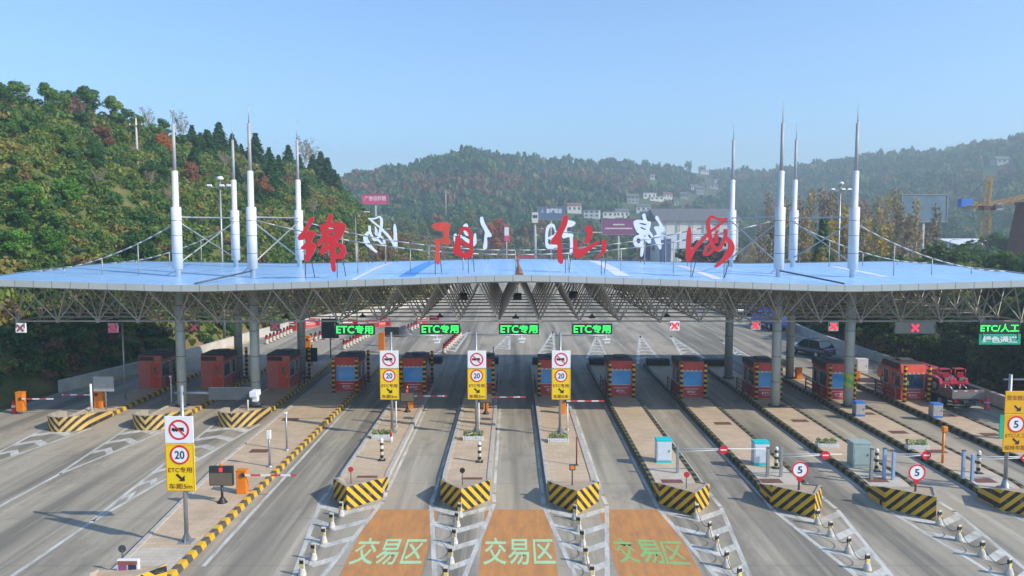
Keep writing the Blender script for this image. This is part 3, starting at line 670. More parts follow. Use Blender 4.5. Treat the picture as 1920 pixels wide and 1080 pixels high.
HAI = [[(225, 300, 16), (215, 420, 38), (205, 620, 42), (205, 800, 55), (215, 900, 52), (225, 925, 25)], [(225, 850, 42), (300, 730, 32), (400, 600, 32), (520, 480, 29), (590, 400, 25), (700, 320, 22), (820, 220, 22), (925, 145, 10)], [(925, 145, 10), (800, 162, 22), (700, 140, 21), (625, 108, 23), (575, 180, 30), (570, 300, 34), (588, 420, 36), (610, 520, 34), (645, 640, 32), (715, 690, 27)],
       [(742, 360, 8), (708, 470, 30), (705, 560, 40), (650, 575, 14)], [(610, 600, 22), (530, 690, 24), (495, 795, 26), (570, 795, 26), (660, 715, 27), (760, 705, 34), (830, 600, 28), (882, 480, 30), (888, 340, 34)], [(890, 500, 30), (960, 570, 46), (995, 680, 56), (945, 790, 62), (880, 870, 45), (780, 970, 30), (690, 1035, 22)]]
def smooth_poly(p, n=1):
    for _ in range(n):
        q = []
        for i in range(len(p)):
            a, c = p[i], p[(i + 1) % len(p)]
            q += [(a[0] * .78 + c[0] * .22, a[1] * .78 + c[1] * .22), (a[0] * .22 + c[0] * .78, a[1] * .22 + c[1] * .78)]
        p = q
    return p
def stroke(p, s, ox, oy):
    pts = []
    for i in range(len(p) - 1):        # Catmull-Rom refinement
        p0, p1, p2, p3 = p[max(0, i - 1)], p[i], p[i + 1], p[min(len(p) - 1, i + 2)]
        for t in (0, .25, .5, .75):
            pts.append([.5 * ((2 * b_) + (-a + c) * t + (2 * a - 5 * b_ + 4 * c - d) * t * t + (-a + 3 * b_ - 3 * c + d) * t ** 3) for a, b_, c, d in zip(p0, p1, p2, p3)])
    pts.append(list(p[-1]))
    L, R_ = [], []
    for i, q in enumerate(pts):
        a, c = pts[max(0, i - 1)], pts[min(len(pts) - 1, i + 1)]
        d = Vector((c[0] - a[0], c[1] - a[1])).normalized()
        L.append((q[0] - d.y * q[2], q[1] + d.x * q[2])); R_.append((q[0] + d.y * q[2], q[1] - d.x * q[2]))
    return [(ox + a[0] / s, oy + a[1] / s) for a in L], [(ox + a[0] / s, oy + a[1] / s) for a in R_]
def glyph(polys, holes, Y, dep, m, parent, xf, name='character'):
    """filled outlines (curves with holes) thickened into one mesh; xf maps a picture point to (x, z)"""
    c = bpy.data.curves.new(name, 'CURVE'); c.dimensions = '2D'; c.fill_mode = 'BOTH'; c.extrude = dep / 2
    for p in polys + holes:
        sp = c.splines.new('POLY'); q = [xf(a) for a in smooth_poly(p, 2)]
        sp.points.add(len(q) - 1); sp.use_cyclic_u = True
        for i, a in enumerate(q): sp.points[i].co = (a[0], a[1], 0, 1)
    o = bpy.data.objects.new(name, c); COL.objects.link(o)
    me = bpy.data.meshes.new_from_object(o.evaluated_get(bpy.context.evaluated_depsgraph_get()))
    bpy.data.objects.remove(o); bpy.data.curves.remove(c)
    for v in me.vertices: v.co = (v.co.x, -v.co.z, v.co.y)
    me.materials.clear(); me.materials.append(m); me.name = name
    g = bpy.data.objects.new(name, me); COL.objects.link(g); g.parent = parent
    return g
def glyph_strokes(strokes, dep, m, parent, xf, s, ox, oy, name='character'):
    b = MB()
    for j, st in enumerate(strokes):
        L, R_ = stroke(st, s, ox, oy); e = dep / 2 + .004 * j
        n = len(L); L = [xf(a) for a in L]; R_ = [xf(a) for a in R_]
        vs = [(a[0], -e, a[1]) for a in L] + [(a[0], -e, a[1]) for a in R_] + [(a[0], e, a[1]) for a in L] + [(a[0], e, a[1]) for a in R_]
        fs = []
        for i in range(n - 1):
            fs += [(i, i + 1, n + i + 1, n + i), (2 * n + i, 3 * n + i, 3 * n + i + 1, 2 * n + i + 1), (i, 2 * n + i, 2 * n + i + 1, i + 1), (n + i, n + i + 1, 3 * n + i + 1, 3 * n + i)]
        fs += [(0, n, 3 * n, 2 * n), (n - 1, 3 * n - 1, 4 * n - 1, 2 * n - 1)]
        b.add(vs, fs)
    return b.build(name, m, parent)
YL = 53.6
def letter(key, base_px, mirror_box=None):
    """front row stands as seen; the rear row is the same writing read from the far side"""
    front = mirror_box is None
    Y = YL if front else 72.2
    allp = sum({'绵': MIAN, '阳': YANG, '仙': XIAN}.get(key, [[(1284, 421), (1376, 421), (1376, 502), (1284, 404)]]), [])
    x0, x1 = min(p[0] for p in allp), max(p[0] for p in allp); y0, y1 = min(p[1] for p in allp), max(p[1] for p in allp)
    if front:
        box = (x0, x1, y0, y1)
        org = AT((x0 + x1) / 2, (y0 + y1) / 2, Y)
        f = lambda a: (lambda q: (q.x - org.x, q.z - org.z))(AT(a[0], a[1], Y))
    else:
        bx0, bx1, by0, by1 = mirror_box
        org = AT((bx0 + bx1) / 2, (by0 + by1) / 2, Y)
        f = lambda a: (lambda q: (q.x - org.x, q.z - org.z))(AT(bx1 - (a[0] - x0) / (x1 - x0) * (bx1 - bx0), by0 + (a[1] - y0) / (y1 - y0) * (by1 - by0), Y))
    colr = 'faded red' if key == '阳' else 'red'
    if front: lab = {'绵': 'red calligraphic character 绵 standing on the roof near the left masts', '阳': 'faded red calligraphic character 阳 standing on the blue roof', '仙': 'red calligraphic character 仙 standing on the roof right of the ridge', '海': 'red calligraphic character 海 standing on the roof in front of the right masts'}[key]
    else: lab = {'绵': 'white backed mirrored character 绵 at the rear roof edge before the purple billboard', '阳': 'white backed mirrored character 阳 at the rear roof edge behind red 仙', '仙': 'white backed mirrored character 仙 at the rear roof edge behind red 阳', '海': 'white backed mirrored character 海 at the rear roof edge right of red 绵'}[key]
    t = thing('roof_letter', lab, 'letter sign', org, group='red characters along the front of the roof' if front else 'characters facing the far side of the roof')
    m = M['letter'] if front else M['letter_white']
    if key == '绵': glyph(MIAN, MIAN_H, Y, .16, m, t, f)
    if key == '阳': 
        glyph(YANG[:1], [], Y, .16, M['letter_faded'] if front else m, t, f); glyph(YANG[1:], YANG_H, Y, .16, m, t, f)
    if key == '仙': glyph(XIAN, [], Y, .16, m, t, f)
    if key == '海': glyph_strokes(HAI, .16, m, t, f, 9.82, 1270, 395)
    for (lx, lz, back) in base_px:
        X = org.x + lx
        for s in (0, 1):
            yb = Y + .14 + s * (1.1 if back else .0); 
            b = MB(); b.tube((lx + s * .35, .14, lz), (lx + s * .35, yb - Y, zroof(X, yb) - org.z), .028, 6); b.build('support_leg', M['grey_dark'], t)
    w = (AT(x1, 450, Y).x - AT(x0, 450, Y).x) * .42 if front else 1.1
    for zz in (.5, -.6):
        b = MB(); b.tube((-w, .11, zz), (w, .11, zz), .025, 6); b.build('back_rail', M['grey'], t)
    return t
letter('绵', [(-1.2, -.8, 1), (1.0, -.6, 1)]); letter('阳', [(-1.2, -1.2, 1), (1.1, -1.0, 1)]); letter('仙', [(-.9, -1.3, 1), (1.6, -1.0, 1)]); letter('海', [(-1.2, -1.2, 1), (1.1, -1.3, 1)])
letter('海', [(-1.2, -1.0, 0), (1.1, -1, 0)], (682, 746, 405, 474)); letter('仙', [(-1.0, -1, 0), (1.1, -1, 0)], (850, 922, 406, 470)); letter('阳', [(-1.0, -.8, 0), (1.1, -1, 0)], (1022, 1080, 412, 478)); letter('绵', [(-.8, -.8, 0), (1.1, -1, 0)], (1187, 1250, 400, 482))

# ------------------------------------------------------------------ toll booths
ZI = .25
def booth(front_kind, clear=False):
    """origin at the front bottom centre, length runs to +y"""
    t = thing('toll_booth', '', 'toll booth', group='red toll booths under the canopy')
    w, L, h = 1.85, 3.0, 2.72
    wall = M['red_wall'] if front_kind == 'window' else M['red_pale']
    b = MB()
    b.box((0, L / 2, .43), (w, L, .86))                                       # plinth walls
    for sx in (-1, 1):
        for y in (.07, L - .07): b.box((sx * (w / 2 - .06), y, 1.47), (.12, .14, 1.22))
        b.box((sx * (w / 2 - .06), L * .62, 1.47), (.12, .35, 1.22))
    b.box((0, L - .05, 1.47), (w - .24, .1, 1.22)); b.box((0, L / 2, 2.19), (w, L, .22))
    if front_kind == 'door': b.box((-.32, .05, 1.47), (w - .24 - .64, .1, 1.22)); 
    b.build('wall', wall, t)
    b = MB(); b.box((0, 1.3, 1.2), (w - .4, .08, .9)); b.box((0, .75, .95), (w - .4, .5, .06)); b.build('counter_and_shade_panel', M['black'], t)  # desk, plus an upright black panel standing in for the interior shade
    pane = M['pane_clear'] if clear else M['pane']
    if front_kind == 'window':
        b = MB()
        for x in (-.8, .8): b.box((x, -.012, 1.45), (.05, .05, 1.2))
        for z in (.87, 2.03): b.box((0, -.012, z), (1.65, .05, .05))
        fw = b.build('front_window', M['frame'], t); b = MB(); b.box((0, .02, 1.45), (1.55, .02, 1.12)); b.build('pane', pane, fw)
        b = MB(); b.prism_x([(-.06, 2.12), (.16, 2.74), (.5, 2.74), (.5, 2.12)], -w / 2 - .03, w / 2 + .03); b.build('visor', M['visor'], t)
        for i in range(5):
            b = MB(); b.box((-.68 + i * .34, -.075, 2.1), (.2, .02, .05)); b.build('trim_dash', M['sign_white'], t)
        lettering('ETC', .62, .17, M['sign_white'], t, (.0, -.008, .38), bold=.02); 
        b = MB(); b.box((0, -.006, .62), (1.1, .012, .035)); b.build('white_line', M['sign_white'], t)
        b = MB(); b.box((.15, -.006, .2), (.7, .012, .02)); b.build('white_line', M['sign_white'], t)
    else:
        b = MB(); b.box((.42, -.01, 1.05), (.78, .06, 2.05)); d = b.build('door', M['door_red'], t)
        b = MB(); b.box((.42, -.045, 1.5), (.26, .02, .62)); b.build('door_window', M['pane_green'], d)
        b = MB(); b.box((.72, -.07, 1.0), (.05, .06, .14)); b.build('handle', M['frame'], d)
        b = MB(); b.box((-.25, -.02, 2.45), (1.2, .05, .32)); b.build('sign_box', M['booth_roof'], t)
        b = MB(); b.box((0, .25, 2.47), (w, .5, .42)); b.build('header', wall, t)
    for sx in (-1, 1):
        for (y0, y1) in ((.14, L * .62 - .18), (L * .62 + .18, L - .14)):
            b = MB(); X = sx * (w / 2 - .02)
            for y in (y0, y1): b.box((X, y, 1.45), (.06, .05, 1.2))
            for z in (.87, 2.03): b.box((X, (y0 + y1) / 2, z), (.06, y1 - y0, .05))
            f = b.build('side_window', M['frame'], t); b = MB(); b.box((sx * (w / 2 - .05), (y0 + y1) / 2, 1.45), (.02, y1 - y0, 1.12)); b.build('pane', M['pane_green'] if not clear else M['pane_clear'], f)
    b = MB(); y0 = .5; b.prism_x([(y0, 2.3), (y0 - .3, 2.70), (y0 - .26, 2.80), (L - .2, 2.80), (L + .12, 2.66), (L + .1, 2.3)], -w / 2 - .05, w / 2 + .05)
    r = b.build('roof', M['booth_roof'], t)
    b = MB(); b.box((.2, 1.9, 2.87), (1.0, .8, .14)); b.build('roof_unit', M['grey_dark'], r, bevel=.02)
    return t
BD = {-6: 'faded red booth with a door facing us, leftmost in the row', -5: 'faded red booth with door, second from the left end of the row', -4: 'faded red booth with bright red door, just left of the first blue window booth', -3: 'red booth with blue front window, under the first green ETC sign from the left', -2: 'red booth with blue window, partly behind the left middle yellow 20 sign', -1: 'red booth half hidden behind the centre middle yellow 20 sign', 0: 'red booth half hidden behind the right middle yellow 20 sign', 1: 'red booth with blue window, first one right of the 20 signs', 2: 'red booth with blue window between the last green ETC sign and the column', 3: 'red booth with blue window just left of the front right column pair', 4: 'red booth between the two front right columns', 5: 'rightmost red booth, attendant in a green vest behind its glass'}
bw, bd, bc = booth('window'), booth('door'), booth('window', True)
used = set()
for k in range(-6, 6):
    src = bc if k == 5 else bw if k >= -3 else bd
    o = src if src.name not in used else copy_tree(src); used.add(src.name)
    o['label'] = BD[k]
    if k >= -3: o.location = (IX(k) + (.2 if k > 2 else 0), PY(k) + .55, ZI)
    else: o.location = ({-4: -19.3, -5: -24.75, -6: -29.9}[k], 63.1, ZI)
    if k == -3: o.location.x -= .0

# guard posts and railings
def gpost():
    t = thing('guard_post', '', 'bollard', group='black and amber banded posts guarding the booths')
    b = MB(); b.lathe([(.125, 0), (.125, 2.68), (.11, 2.74), (.03, 2.77)], 14); b.build('shaft', M['post'], t)
    b = MB(); b.lathe([(.2, 0), (.2, .03), (.14, .05)], 14); b.build('foot', M['grey_dark'], t)
    return t
gp = gpost(); first = True
for k in range(-3, 6):
    for s in (-1, 1):
        o = gp if first else copy_tree(gp); first = False
        o.location = (IX(k) + s * .93 + (.2 if k > 2 else 0), PY(k), ZI)
        o['label'] = 'banded post at the %s front booth corner, on %s' % ('left' if s < 0 else 'right', ISL[k])
for k in (-6, -5, -4, -3, -2):
    o = copy_tree(gp); o.location = (IX(k) + 1.1, 67.2 if k < -3 else PY(k) + 4.2, ZI)
    o['label'] = 'banded post behind the booth, right rear, on %s' % ISL[k]
def railing():
    t = thing('railing', '', 'railing', group='low dark red railings beside the booths')
    for z in (.35, .65, .95):
        b = MB(); b.box((0, 1.6, z), (.05, 3.3, .07)); b.build('rail', M['rail'], t)
    for y in (0, 1.6, 3.2):
        b = MB(); b.box((.0, y, .5), (.08, .08, 1.0)); b.build('post', M['rail'], t)
    return t
ra = railing(); first = True
for k in range(-6, 6):
    o = ra if first else copy_tree(ra); first = False
    s = 1 if k <= -1 else -1
    y = PY(k) + .7 if k >= -3 else 63.6
    o.location = (IX(k) + s * 1.2 + (.1 if k > 2 else 0), y, ZI)
    o['label'] = 'dark red railing %s of the booth, on %s' % ('right' if s > 0 else 'left', ISL[k])
# attendant behind the glass of the rightmost booth
def person(loc):
    t = thing('person', 'attendant in a dark uniform and green reflective vest seated inside the rightmost booth', 'person', loc)
    me = bpy.data.meshes.new('body'); V = [(0, 0, .48), (0, 0, .75), (0, 0, .98), (0, -.01, 1.1), (0, -.02, 1.22), (0, -.02, 1.32), (.19, 0, .99), (.24, -.06, .74), (.12, -.28, .70), (-.19, 0, .99), (-.24, -.06, .74), (-.12, -.28, .70), (.1, -.08, .47), (.12, -.42, .46), (.12, -.44, .04), (-.1, -.08, .47), (-.12, -.42, .46), (-.12, -.44, .04), (.08, -.36, .70), (-.08, -.36, .70)]
    Eg = [(0, 1), (1, 2), (2, 3), (3, 4), (4, 5), (2, 6), (6, 7), (7, 8), (2, 9), (9, 10), (10, 11), (0, 12), (12, 13), (13, 14), (0, 15), (15, 16), (16, 17), (8, 18), (11, 19)]
    me.from_pydata(V, Eg, []); o = bpy.data.objects.new('body', me); COL.objects.link(o)
    sk = o.modifiers.new('skin', 'SKIN'); o.modifiers.new('sub', 'SUBSURF').levels = 1
    rads = [.15, .16, .15, .06, .10, .085, .07, .05, .038, .07, .05, .038, .09, .075, .05, .09, .075, .05, .035, .035]
    for i, r in enumerate(rads): me.skin_vertices[0].data[i].radius = (r, r * .8)
    me.skin_vertices[0].data[0].use_root = True
    m2 = bpy.data.meshes.new_from_object(o.evaluated_get(bpy.context.evaluated_depsgraph_get())); bpy.data.objects.remove(o)
    m2.materials.clear(); m2.materials.append(M['cloth_dark']); m2.materials.append(M['skin'])
    for p in m2.polygons:
        c = p.center; p.material_index = 1 if c.z > 1.12 or (c.y < -.3 and c.z > .6) else 0; p.use_smooth = True
    m2.name = 'body'; o = bpy.data.objects.new('body', m2); COL.objects.link(o); o.parent = t
    b = MB(); b.lathe([(.21, .55), (.23, .8), (.21, .98), (.12, 1.05)], 16); v = b.build('vest', M['vest'], t); v.scale = (1, .72, 1)
    b = MB(); b.lathe([(.112, 1.26), (.115, 1.3), (.09, 1.36), (.02, 1.385)], 14, (0, -.01, 0)); b.build('cap', M['cloth_dark'], t)
    b = MB(); b.box((0, -.115, 1.235), (.028, .03, .045)); b.build('nose', M['skin'], o)
    return t
person((IX(5) + .25, PY(5) + 1.75, ZI + .25))
tag_seat = thing('stool', 'dark stool under the attendant inside the rightmost booth', 'stool', (IX(5) + .25, PY(5) + 1.75, ZI))
b = MB(); b.lathe([(.2, .56), (.22, .6), (.2, .64)], 14); b.build('seat', M['black'], tag_seat)
b = MB(); b.lathe([(.03, .1), (.03, .56)], 8); b.build('leg', M['grey_dark'], tag_seat)

# ------------------------------------------------------------------ hanging lane signs
def hang_rods(t, w, top):
    for s in (-1, 1):
        b = MB(); b.tube((s * w, 0, 0), (s * w, 0, top), .03, 6); b.build('hanger', M['grey_dark'], t)
ES = [(665, 618), (825, 617), (973, 617), (1110, 617)]
for i, (px, py) in enumerate(ES):
    p = AT(px, py, 52.4)
    t = thing('lane_sign', 'green lit ETC专用 lane sign hung from the truss, %s from the left' % nth(i), 'lane sign', p, group='green ETC lane signs')
    b = MB(); b.box((0, .09, 0), (2.74, .18, .72)); b.build('board', M['led_board'], t, bevel=.015)
    lettering('ETC', 1.2, .50, M['led_green'], t, (-.64, -.005, 0), bold=.008, name='lit_characters'); lettering('专用', 1.22, .56, M['led_green'], t, (.64, -.005, 0), bold=.012, name='lit_characters')
    hang_rods(t, 1.36, 7.02 - p.z)
M['dull_red'] = mat('unlit_red', (.33, .06, .06), .5)
M['led_red_bright'] = mat('led_red_bright', (1.0, .02, .06), emit=.95)
def cross(t, s, m, y=-.01):
    for a in (.79, -.79):
        b = MB(); b.box((0, y - (.004 if a > 0 else 0), 0), (s, .006, s * .2), ry=a); b.build('lit_stroke', m, t)
XS = [(38, 615, 'white faced', 'leftmost, in front of the dark hill', 'sign_white'), (211, 615, 'dull grey', 'second from the left', 'bb_purple'), (364, 614, 'dark', 'just right of the outer left column', 'led_board'), (515, 612, 'grey', 'right of the inner left column', 'led_grey'), (1265, 611, 'pale', 'first one right of the green signs', 'sign_white'), (1417, 610, 'pale', 'left of the inner right column', 'wall_grey'), (1563, 612, 'pale', 'left of the outer right column', 'wall_grey')]
for i, (px, py, c, w, m) in enumerate(XS):
    p = AT(px, py, 52.4)
    t = thing('lane_signal', '%s square lane signal showing a red cross, %s' % (c, w), 'lane signal', p, group='square red cross lane signals')
    b = MB(); b.box((0, .08, 0), (.68, .14, .66)); b.build('housing', M[m], t, bevel=.015)
    cross(t, .62, M['led_red'] if px > 1000 else M['dull_red']); hang_rods(t, .28, 7.02 - p.z)
p = AT(1716, 615, 52.4); t = thing('lane_sign', 'wide dark lane sign showing a small red cross, right of the columns', 'lane sign', p)
b = MB(); b.box((0, .1, 0), (2.78, .18, .78)); b.build('board', M['led_grey'], t, bevel=.015); cross(t, .66, M['led_red_bright']); hang_rods(t, 1.36, 7.02 - p.z)
p = AT(1875, 615, 52.4); t = thing('lane_sign', 'dark lane sign reading ETC/人工 in green above the green plate', 'lane sign', p)
b = MB(); b.box((0, .1, 0), (2.8, .18, .78)); b.build('board', M['led_board'], t, bevel=.015); lettering('ETC/人工', 2.62, .55, M['led_green'], t, (0, -.005, 0), bold=.008, name='lit_characters'); hang_rods(t, 1.36, 7.02 - p.z)
p = AT(1875, 636.5, 52.4); t = thing('lane_plate', 'turquoise green plate reading 绿色通道 in white, under the ETC/人工 sign', 'sign', p)
b = MB(); b.box((0, .04, 0), (2.84, .06, .72)); b.build('plate', M['sign_green'], t, bevel=.02); lettering('绿色通道', 2.4, .46, M['sign_white'], t, (0, -.004, 0), bold=.03)
hang_rods(t, 1.2, .6)
for i, (px, py, Y, s) in enumerate(((868, 556, 62, .75), (970, 556, 62, .75), (1075, 553, 62, .8))):
    p = AT(px, py, Y); t = thing('floodlight', 'black boxy floodlight hung inside the truss, %s of three from the left' % nth(i), 'floodlight', p, group='boxy floodlights in the truss')
    b = MB(); b.box((0, 0, 0), (s * .9, .4, s * .6), rx=.5); b.build('lamp_body', M['black'], t, bevel=.03); b = MB(); b.tube((0, 0, 0), (0, 0, 9.6 - p.z), .03, 6); b.build('hanger', M['grey_dark'], t)
for i, (px, py) in enumerate(((535, 597), (680, 595), (825, 595), (967, 597), (1110, 596), (1250, 594))):
    p = AT(px, py, 55); t = thing('downlight', 'flat dark canopy lamp below the truss, %s from the left' % nth(i), 'lamp', p, group='flat lamps below the truss')
    b = MB(); b.lathe([(.25, 0), (.25, .1), (.08, .2), (.05, .3)], 12); b.build('lamp_head', M['black'], t); b = MB(); b.tube((0, 0, .2), (0, 0, 7.4 - p.z), .02, 6); b.build('hanger', M['grey_dark'], t)

# ------------------------------------------------------------------ sign poles
def no_truck_panel(t, z, s=1.2, x=0):
    b = MB(); b.box((x, .03, z), (s, .05, s * .95)); w = b.build('white_panel', M['sign_white'], t, bevel=.02)
    b = MB(); b.disc((x, -.004, z), s * .36, 28, 0, s * .29); b.build('ring', M['sign_red'], w)
    b = MB(); b.box((x - .04 * s, -.003, z + .0), (s * .42, .004, s * .07)); b.box((x + .02 * s, -.003, z + .055 * s), (s * .3, .004, s * .045)); b.box((x - .2 * s, -.003, z + .04 * s), (s * .08, .004, s * .06))
    for q in (-.17, -.08, .08, .16): b.disc((x + q * s, -.0035, z - .045 * s), .028 * s, 10)
    b.build('truck_symbol', M['sign_black'], w)
    b = MB(); b.box((x, -.009, z), (s * .66, .004, s * .05), ry=.78); b.build('slash', M['sign_red'], w)
def arrow(t, z, s, m):
    b = MB(); b.box((-.04, -.005, z + .04), (s * .9, .004, s * .24), ry=.75)
    b.add([(s * .42, -.006, z - s * .36), (s * .42, -.006, z + s * .18), (-s * .14, -.006, z - s * .36)], [(0, 1, 2)]); b.build('arrow', m, t)
def limit_disc(t, z, r, txt, x=0, y=0):
    b = MB(); b.disc((x, y - .004, z), r * .84); d = b.build('limit_face', M['sign_white'], t)
    b = MB(); b.disc((x, y - .008, z), r, 30, 0, r * .80); b.build('ring', M['sign_red'], t)
    lettering(txt, r * (1.0 if len(txt) > 1 else .56), r * .86, M['sign_navy'], t, (x, y - .010, z), bold=.022, name='numerals')
def sign_pole(loc, ptop, zw, label, arm=None, last='m', dx=0, yel='sign_yellow'):
    t = thing('sign_pole', label, 'road sign', loc)
    b = MB(); b.tube((0, .12, 0), (0, .12, ptop), .09, 12, .075); b.build('pole', M['grey'], t)
    b = MB(); b.box((0, .12, .02), (.55, .55, .04))
    b.build('base_plate', M['grey'], t)
    for i in range(4):
        b = MB(); a = i * math.pi / 2; b.prism_x([(.085, .04), (.24, .04), (.085, .4)], -.01, .01); g = b.build('gusset', M['grey'], t); g.location = (0, .12, 0); g.rotation_euler = (0, 0, a)
    no_truck_panel(t, zw, 1.2, dx)
    zy = zw - .585 - 1.03
    b = MB(); b.box((dx, .03, zy), (1.22, .05, 2.02)); y = b.build('yellow_panel', M[yel], t, bevel=.02)
    b = MB(); 
    for (c, d) in (((dx, -.002, zy + .98), (1.16, .003, .025)), ((dx, -.002, zy - .98), (1.16, .003, .025)), ((dx - .575, -.002, zy), (.025, .003, 1.93)), ((dx + .575, -.002, zy), (.025, .003, 1.93))): b.box(c, d)
    b.build('border', M['orange'], y)
    limit_disc(y, zy + .55, .41, '20', dx)
    lettering('ETC专用', 1.0, .24, M['sign_brown'], y, (dx, -.006, zy - .09), bold=.012)
    a = thing  # noqa
    b = MB(); b.box((dx - .03, -.005, zy - .40), (.36, .004, .10), ry=.75); b.add([(dx + .18, -.006, zy - .57), (dx + .18, -.006, zy - .32), (dx - .07, -.006, zy - .57)], [(0, 1, 2)]); b.build('arrow', M['sign_black'], y)
    lettering('车距5' + last, .98, .24, M['sign_brown'], y, (dx, -.006, zy - .79), bold=.014)
    for z in (zw + .2, zw - .2, zy + .5, zy - .5):
        b = MB(); b.box((dx / 2, .09, z), (.3, .08, .05)); b.build('clamp', M['grey'], t)
    if arm:
        L, z = arm
        b = MB(); b.tube((-.3, .12, z), (L, .12, z), .04, 8); b.build('arm', M['grey'], t)
        b = MB(); b.tube((L - .35, .12, z), (L - .35, .12, z - .25), .03, 6); b.box((L - .35, .05, z - .36), (.34, .5, .22)); b.box((L - .35, .05, z - .24), (.5, .66, .03)); b.build('camera', M['white'], t, bevel=.01)
    return t
q = G(348, 1018, ZI)
sp_ = sign_pole((q.x, q.y, ZI), 6.7, AT(340, 806, q.y).z - ZI, 'largest foreground sign pole with no-truck and 20 panels on the wide island', None, 'm', -.12)
b = MB(); L = 3.1; z = AT(340, 738, q.y).z - ZI
b.tube((-.3, .12, z), (L, .12, z), .05, 8); b.build('arm', M['grey'], sp_)
b = MB(); b.box((2.0, .12, z - .02), (1.7, .16, .50)); b.build('arm_board', M['led_grey'], sp_)
b = MB(); b.box((L, .0, z + .02), (.3, .55, .22)); b.box((L, .05, z - .22), (.22, .22, .22)); b.build('camera', M['white'], sp_, bevel=.01)
for (px, py, lab, last) in ((735, 812, 'left of the three middle 20 sign poles, planter at its foot on the fifth island', 'm'), (893, 810, 'centre one of the three middle 20 sign poles, white fenced planter at its foot', 'm'), (1050, 812, 'right one of the three middle 20 sign poles, reading 车距5米', '米')):
    q = G(px, py, ZI); xz = AT(px, 674, q.y)
    sign_pole((q.x, q.y, ZI), 6.55, xz.z - ZI, lab, (3.3, 6.35), last, -.13 if px < 800 else .05)
# amber pole on the right
q = G(1887, 918, ZI)
t = thing('sign_pole', 'amber sign pole at the right edge reading 货车检测 and ETC/人工 with a 5 limit', 'road sign', (q.x, q.y, ZI))
zt = AT(1900, 703, q.y).z - ZI
b = MB(); b.tube((0, .12, 0), (0, .12, zt), .10, 12, .085); b.build('pole', M['grey'], t)
b = MB(); b.lathe([(.4, 0), (.4, .05), (.2, .1), (.12, .5)], 12, (0, .12, 0)); b.build('base_plate', M['grey'], t)
b = MB(); b.tube((-.35, .12, zt - .25), (3, .12, zt - .25), .045, 8); b.build('arm', M['grey'], t)
za, zb, zc = (AT(1900, v, q.y).z - ZI for v in (733, 776, 848))
dx = .32
b = MB(); b.box((dx, .03, (za + zb) / 2), (1.22, .05, za - zb - .02)); y = b.build('upper_panel', M['sign_amber'], t, bevel=.02)
lettering('货车检测', 1.08, .27, M['sign_brown'], y, (dx, -.004, zb + (za - zb) * .70), bold=.008)
b = MB(); b.box((dx, -.005, zb + .30), (.34, .004, .09), ry=.75); b.add([(dx + .2, -.006, zb + .14), (dx + .2, -.006, zb + .38), (dx - .04, -.006, zb + .14)], [(0, 1, 2)]); b.build('arrow', M['sign_black'], y)
b = MB(); b.box((dx, .03, (zb + zc) / 2), (1.22, .05, zb - zc - .02)); y = b.build('lower_panel', M['sign_amber'], t, bevel=.02)
hh = zb - zc; limit_disc(y, zb - hh * .27, .43, '5', dx)
lettering('ETC/人工', 1.0, .23, M['sign_brown'], y, (dx, -.004, zb - hh * .56), bold=.004)
b = MB(); b.box((dx, -.005, zb - hh * .70), (.34, .004, .09), ry=.75); b.add([(dx + .2, -.006, zb - hh * .70 - .18), (dx + .2, -.006, zb - hh * .70 + .06), (dx - .04, -.006, zb - hh * .70 - .18)], [(0, 1, 2)]); b.build('arrow', M['sign_black'], y)
lettering('保持车距', 1.08, .25, M['sign_brown'], y, (dx, -.004, zb - hh * .88), bold=.008)
q = G(1874, 830, .0); t = thing('lane_plate', 'green plate edge peeping out behind the amber sign at right', 'sign', AT(1877, 800, q.y))
b = MB(); b.box((.35, 0, 0), (.9, .05, 1.5)); b.build('plate', M['sign_green'], t); b = MB(); b.tube((.35, .06, -2.2), (.35, .06, .7), .05, 8); b.build('pole', M['grey'], t)

# ------------------------------------------------------------------ gates, boards, cabinets
def gate(px, py, s, L, label, w=.42, h=1.05, arm_z=.85, angle=0.0):
    q = G(px, py, ZI); t = thing('barrier_gate', label, 'barrier gate', (q.x, q.y, ZI))
    b = MB(); b.box((0, 0, h / 2), (w, .4, h)); b.build('housing', M['orange'], t, bevel=.03)
    b = MB(); b.box((0, 0, h + .02), (w * 1.08, .44, .04)); b.build('lid', M['orange'], t)
    if L:
        b = MB(); b.box((s * (L / 2 + .1), -.24, arm_z), (L, .04, .09), ry=angle); b.build('arm', M['gate_bar'], t)
        b = MB(); b.tube((s * .1, -.26, arm_z), (s * .1, -.2, arm_z), .12, 12); b.build('hub', M['grey_dark'], t)
    return t
gate(455, 924, 1, 2.7, 'orange gate box with raised white arm beside the LED board on the wide island', .5, 1.15, .98)
gate(40, 770, 1, 2.4, 'orange gate box with red and white arm at the left edge', .55, 1.35, .92)
gate(187, 764, -1, 2.5, 'orange gate box on the leftmost island, white arm reaching left', .6, 1.2, 1.0)
gate(770, 765, 1, 2.6, 'orange gate box behind the left middle 20 sign, red and white arm', .38, 1.05, .95)
gate(911, 767, 1, 2.8, 'orange gate box behind the centre 20 sign, arm reaching right', .38, 1.05, .95)
gate(1056, 775, 1, 2.8, 'orange gate box behind the right middle 20 sign, arm reaching right', .38, 1.05, .95)
gate(1497, 710, 1, 0, 'small orange gate box by the rear right column', .5, .95); gate(1606, 714, 1, 0, 'small orange gate box just right of the outer right column', .4, .85)
gate(576, 660, 1, 5.0, 'orange gate box at the far left side behind the booths, long pale arm', .75, 1.7, 1.4); gate(716, 657, 1, 0, 'orange gate box behind the left middle no-truck sign', .6, 1.9)
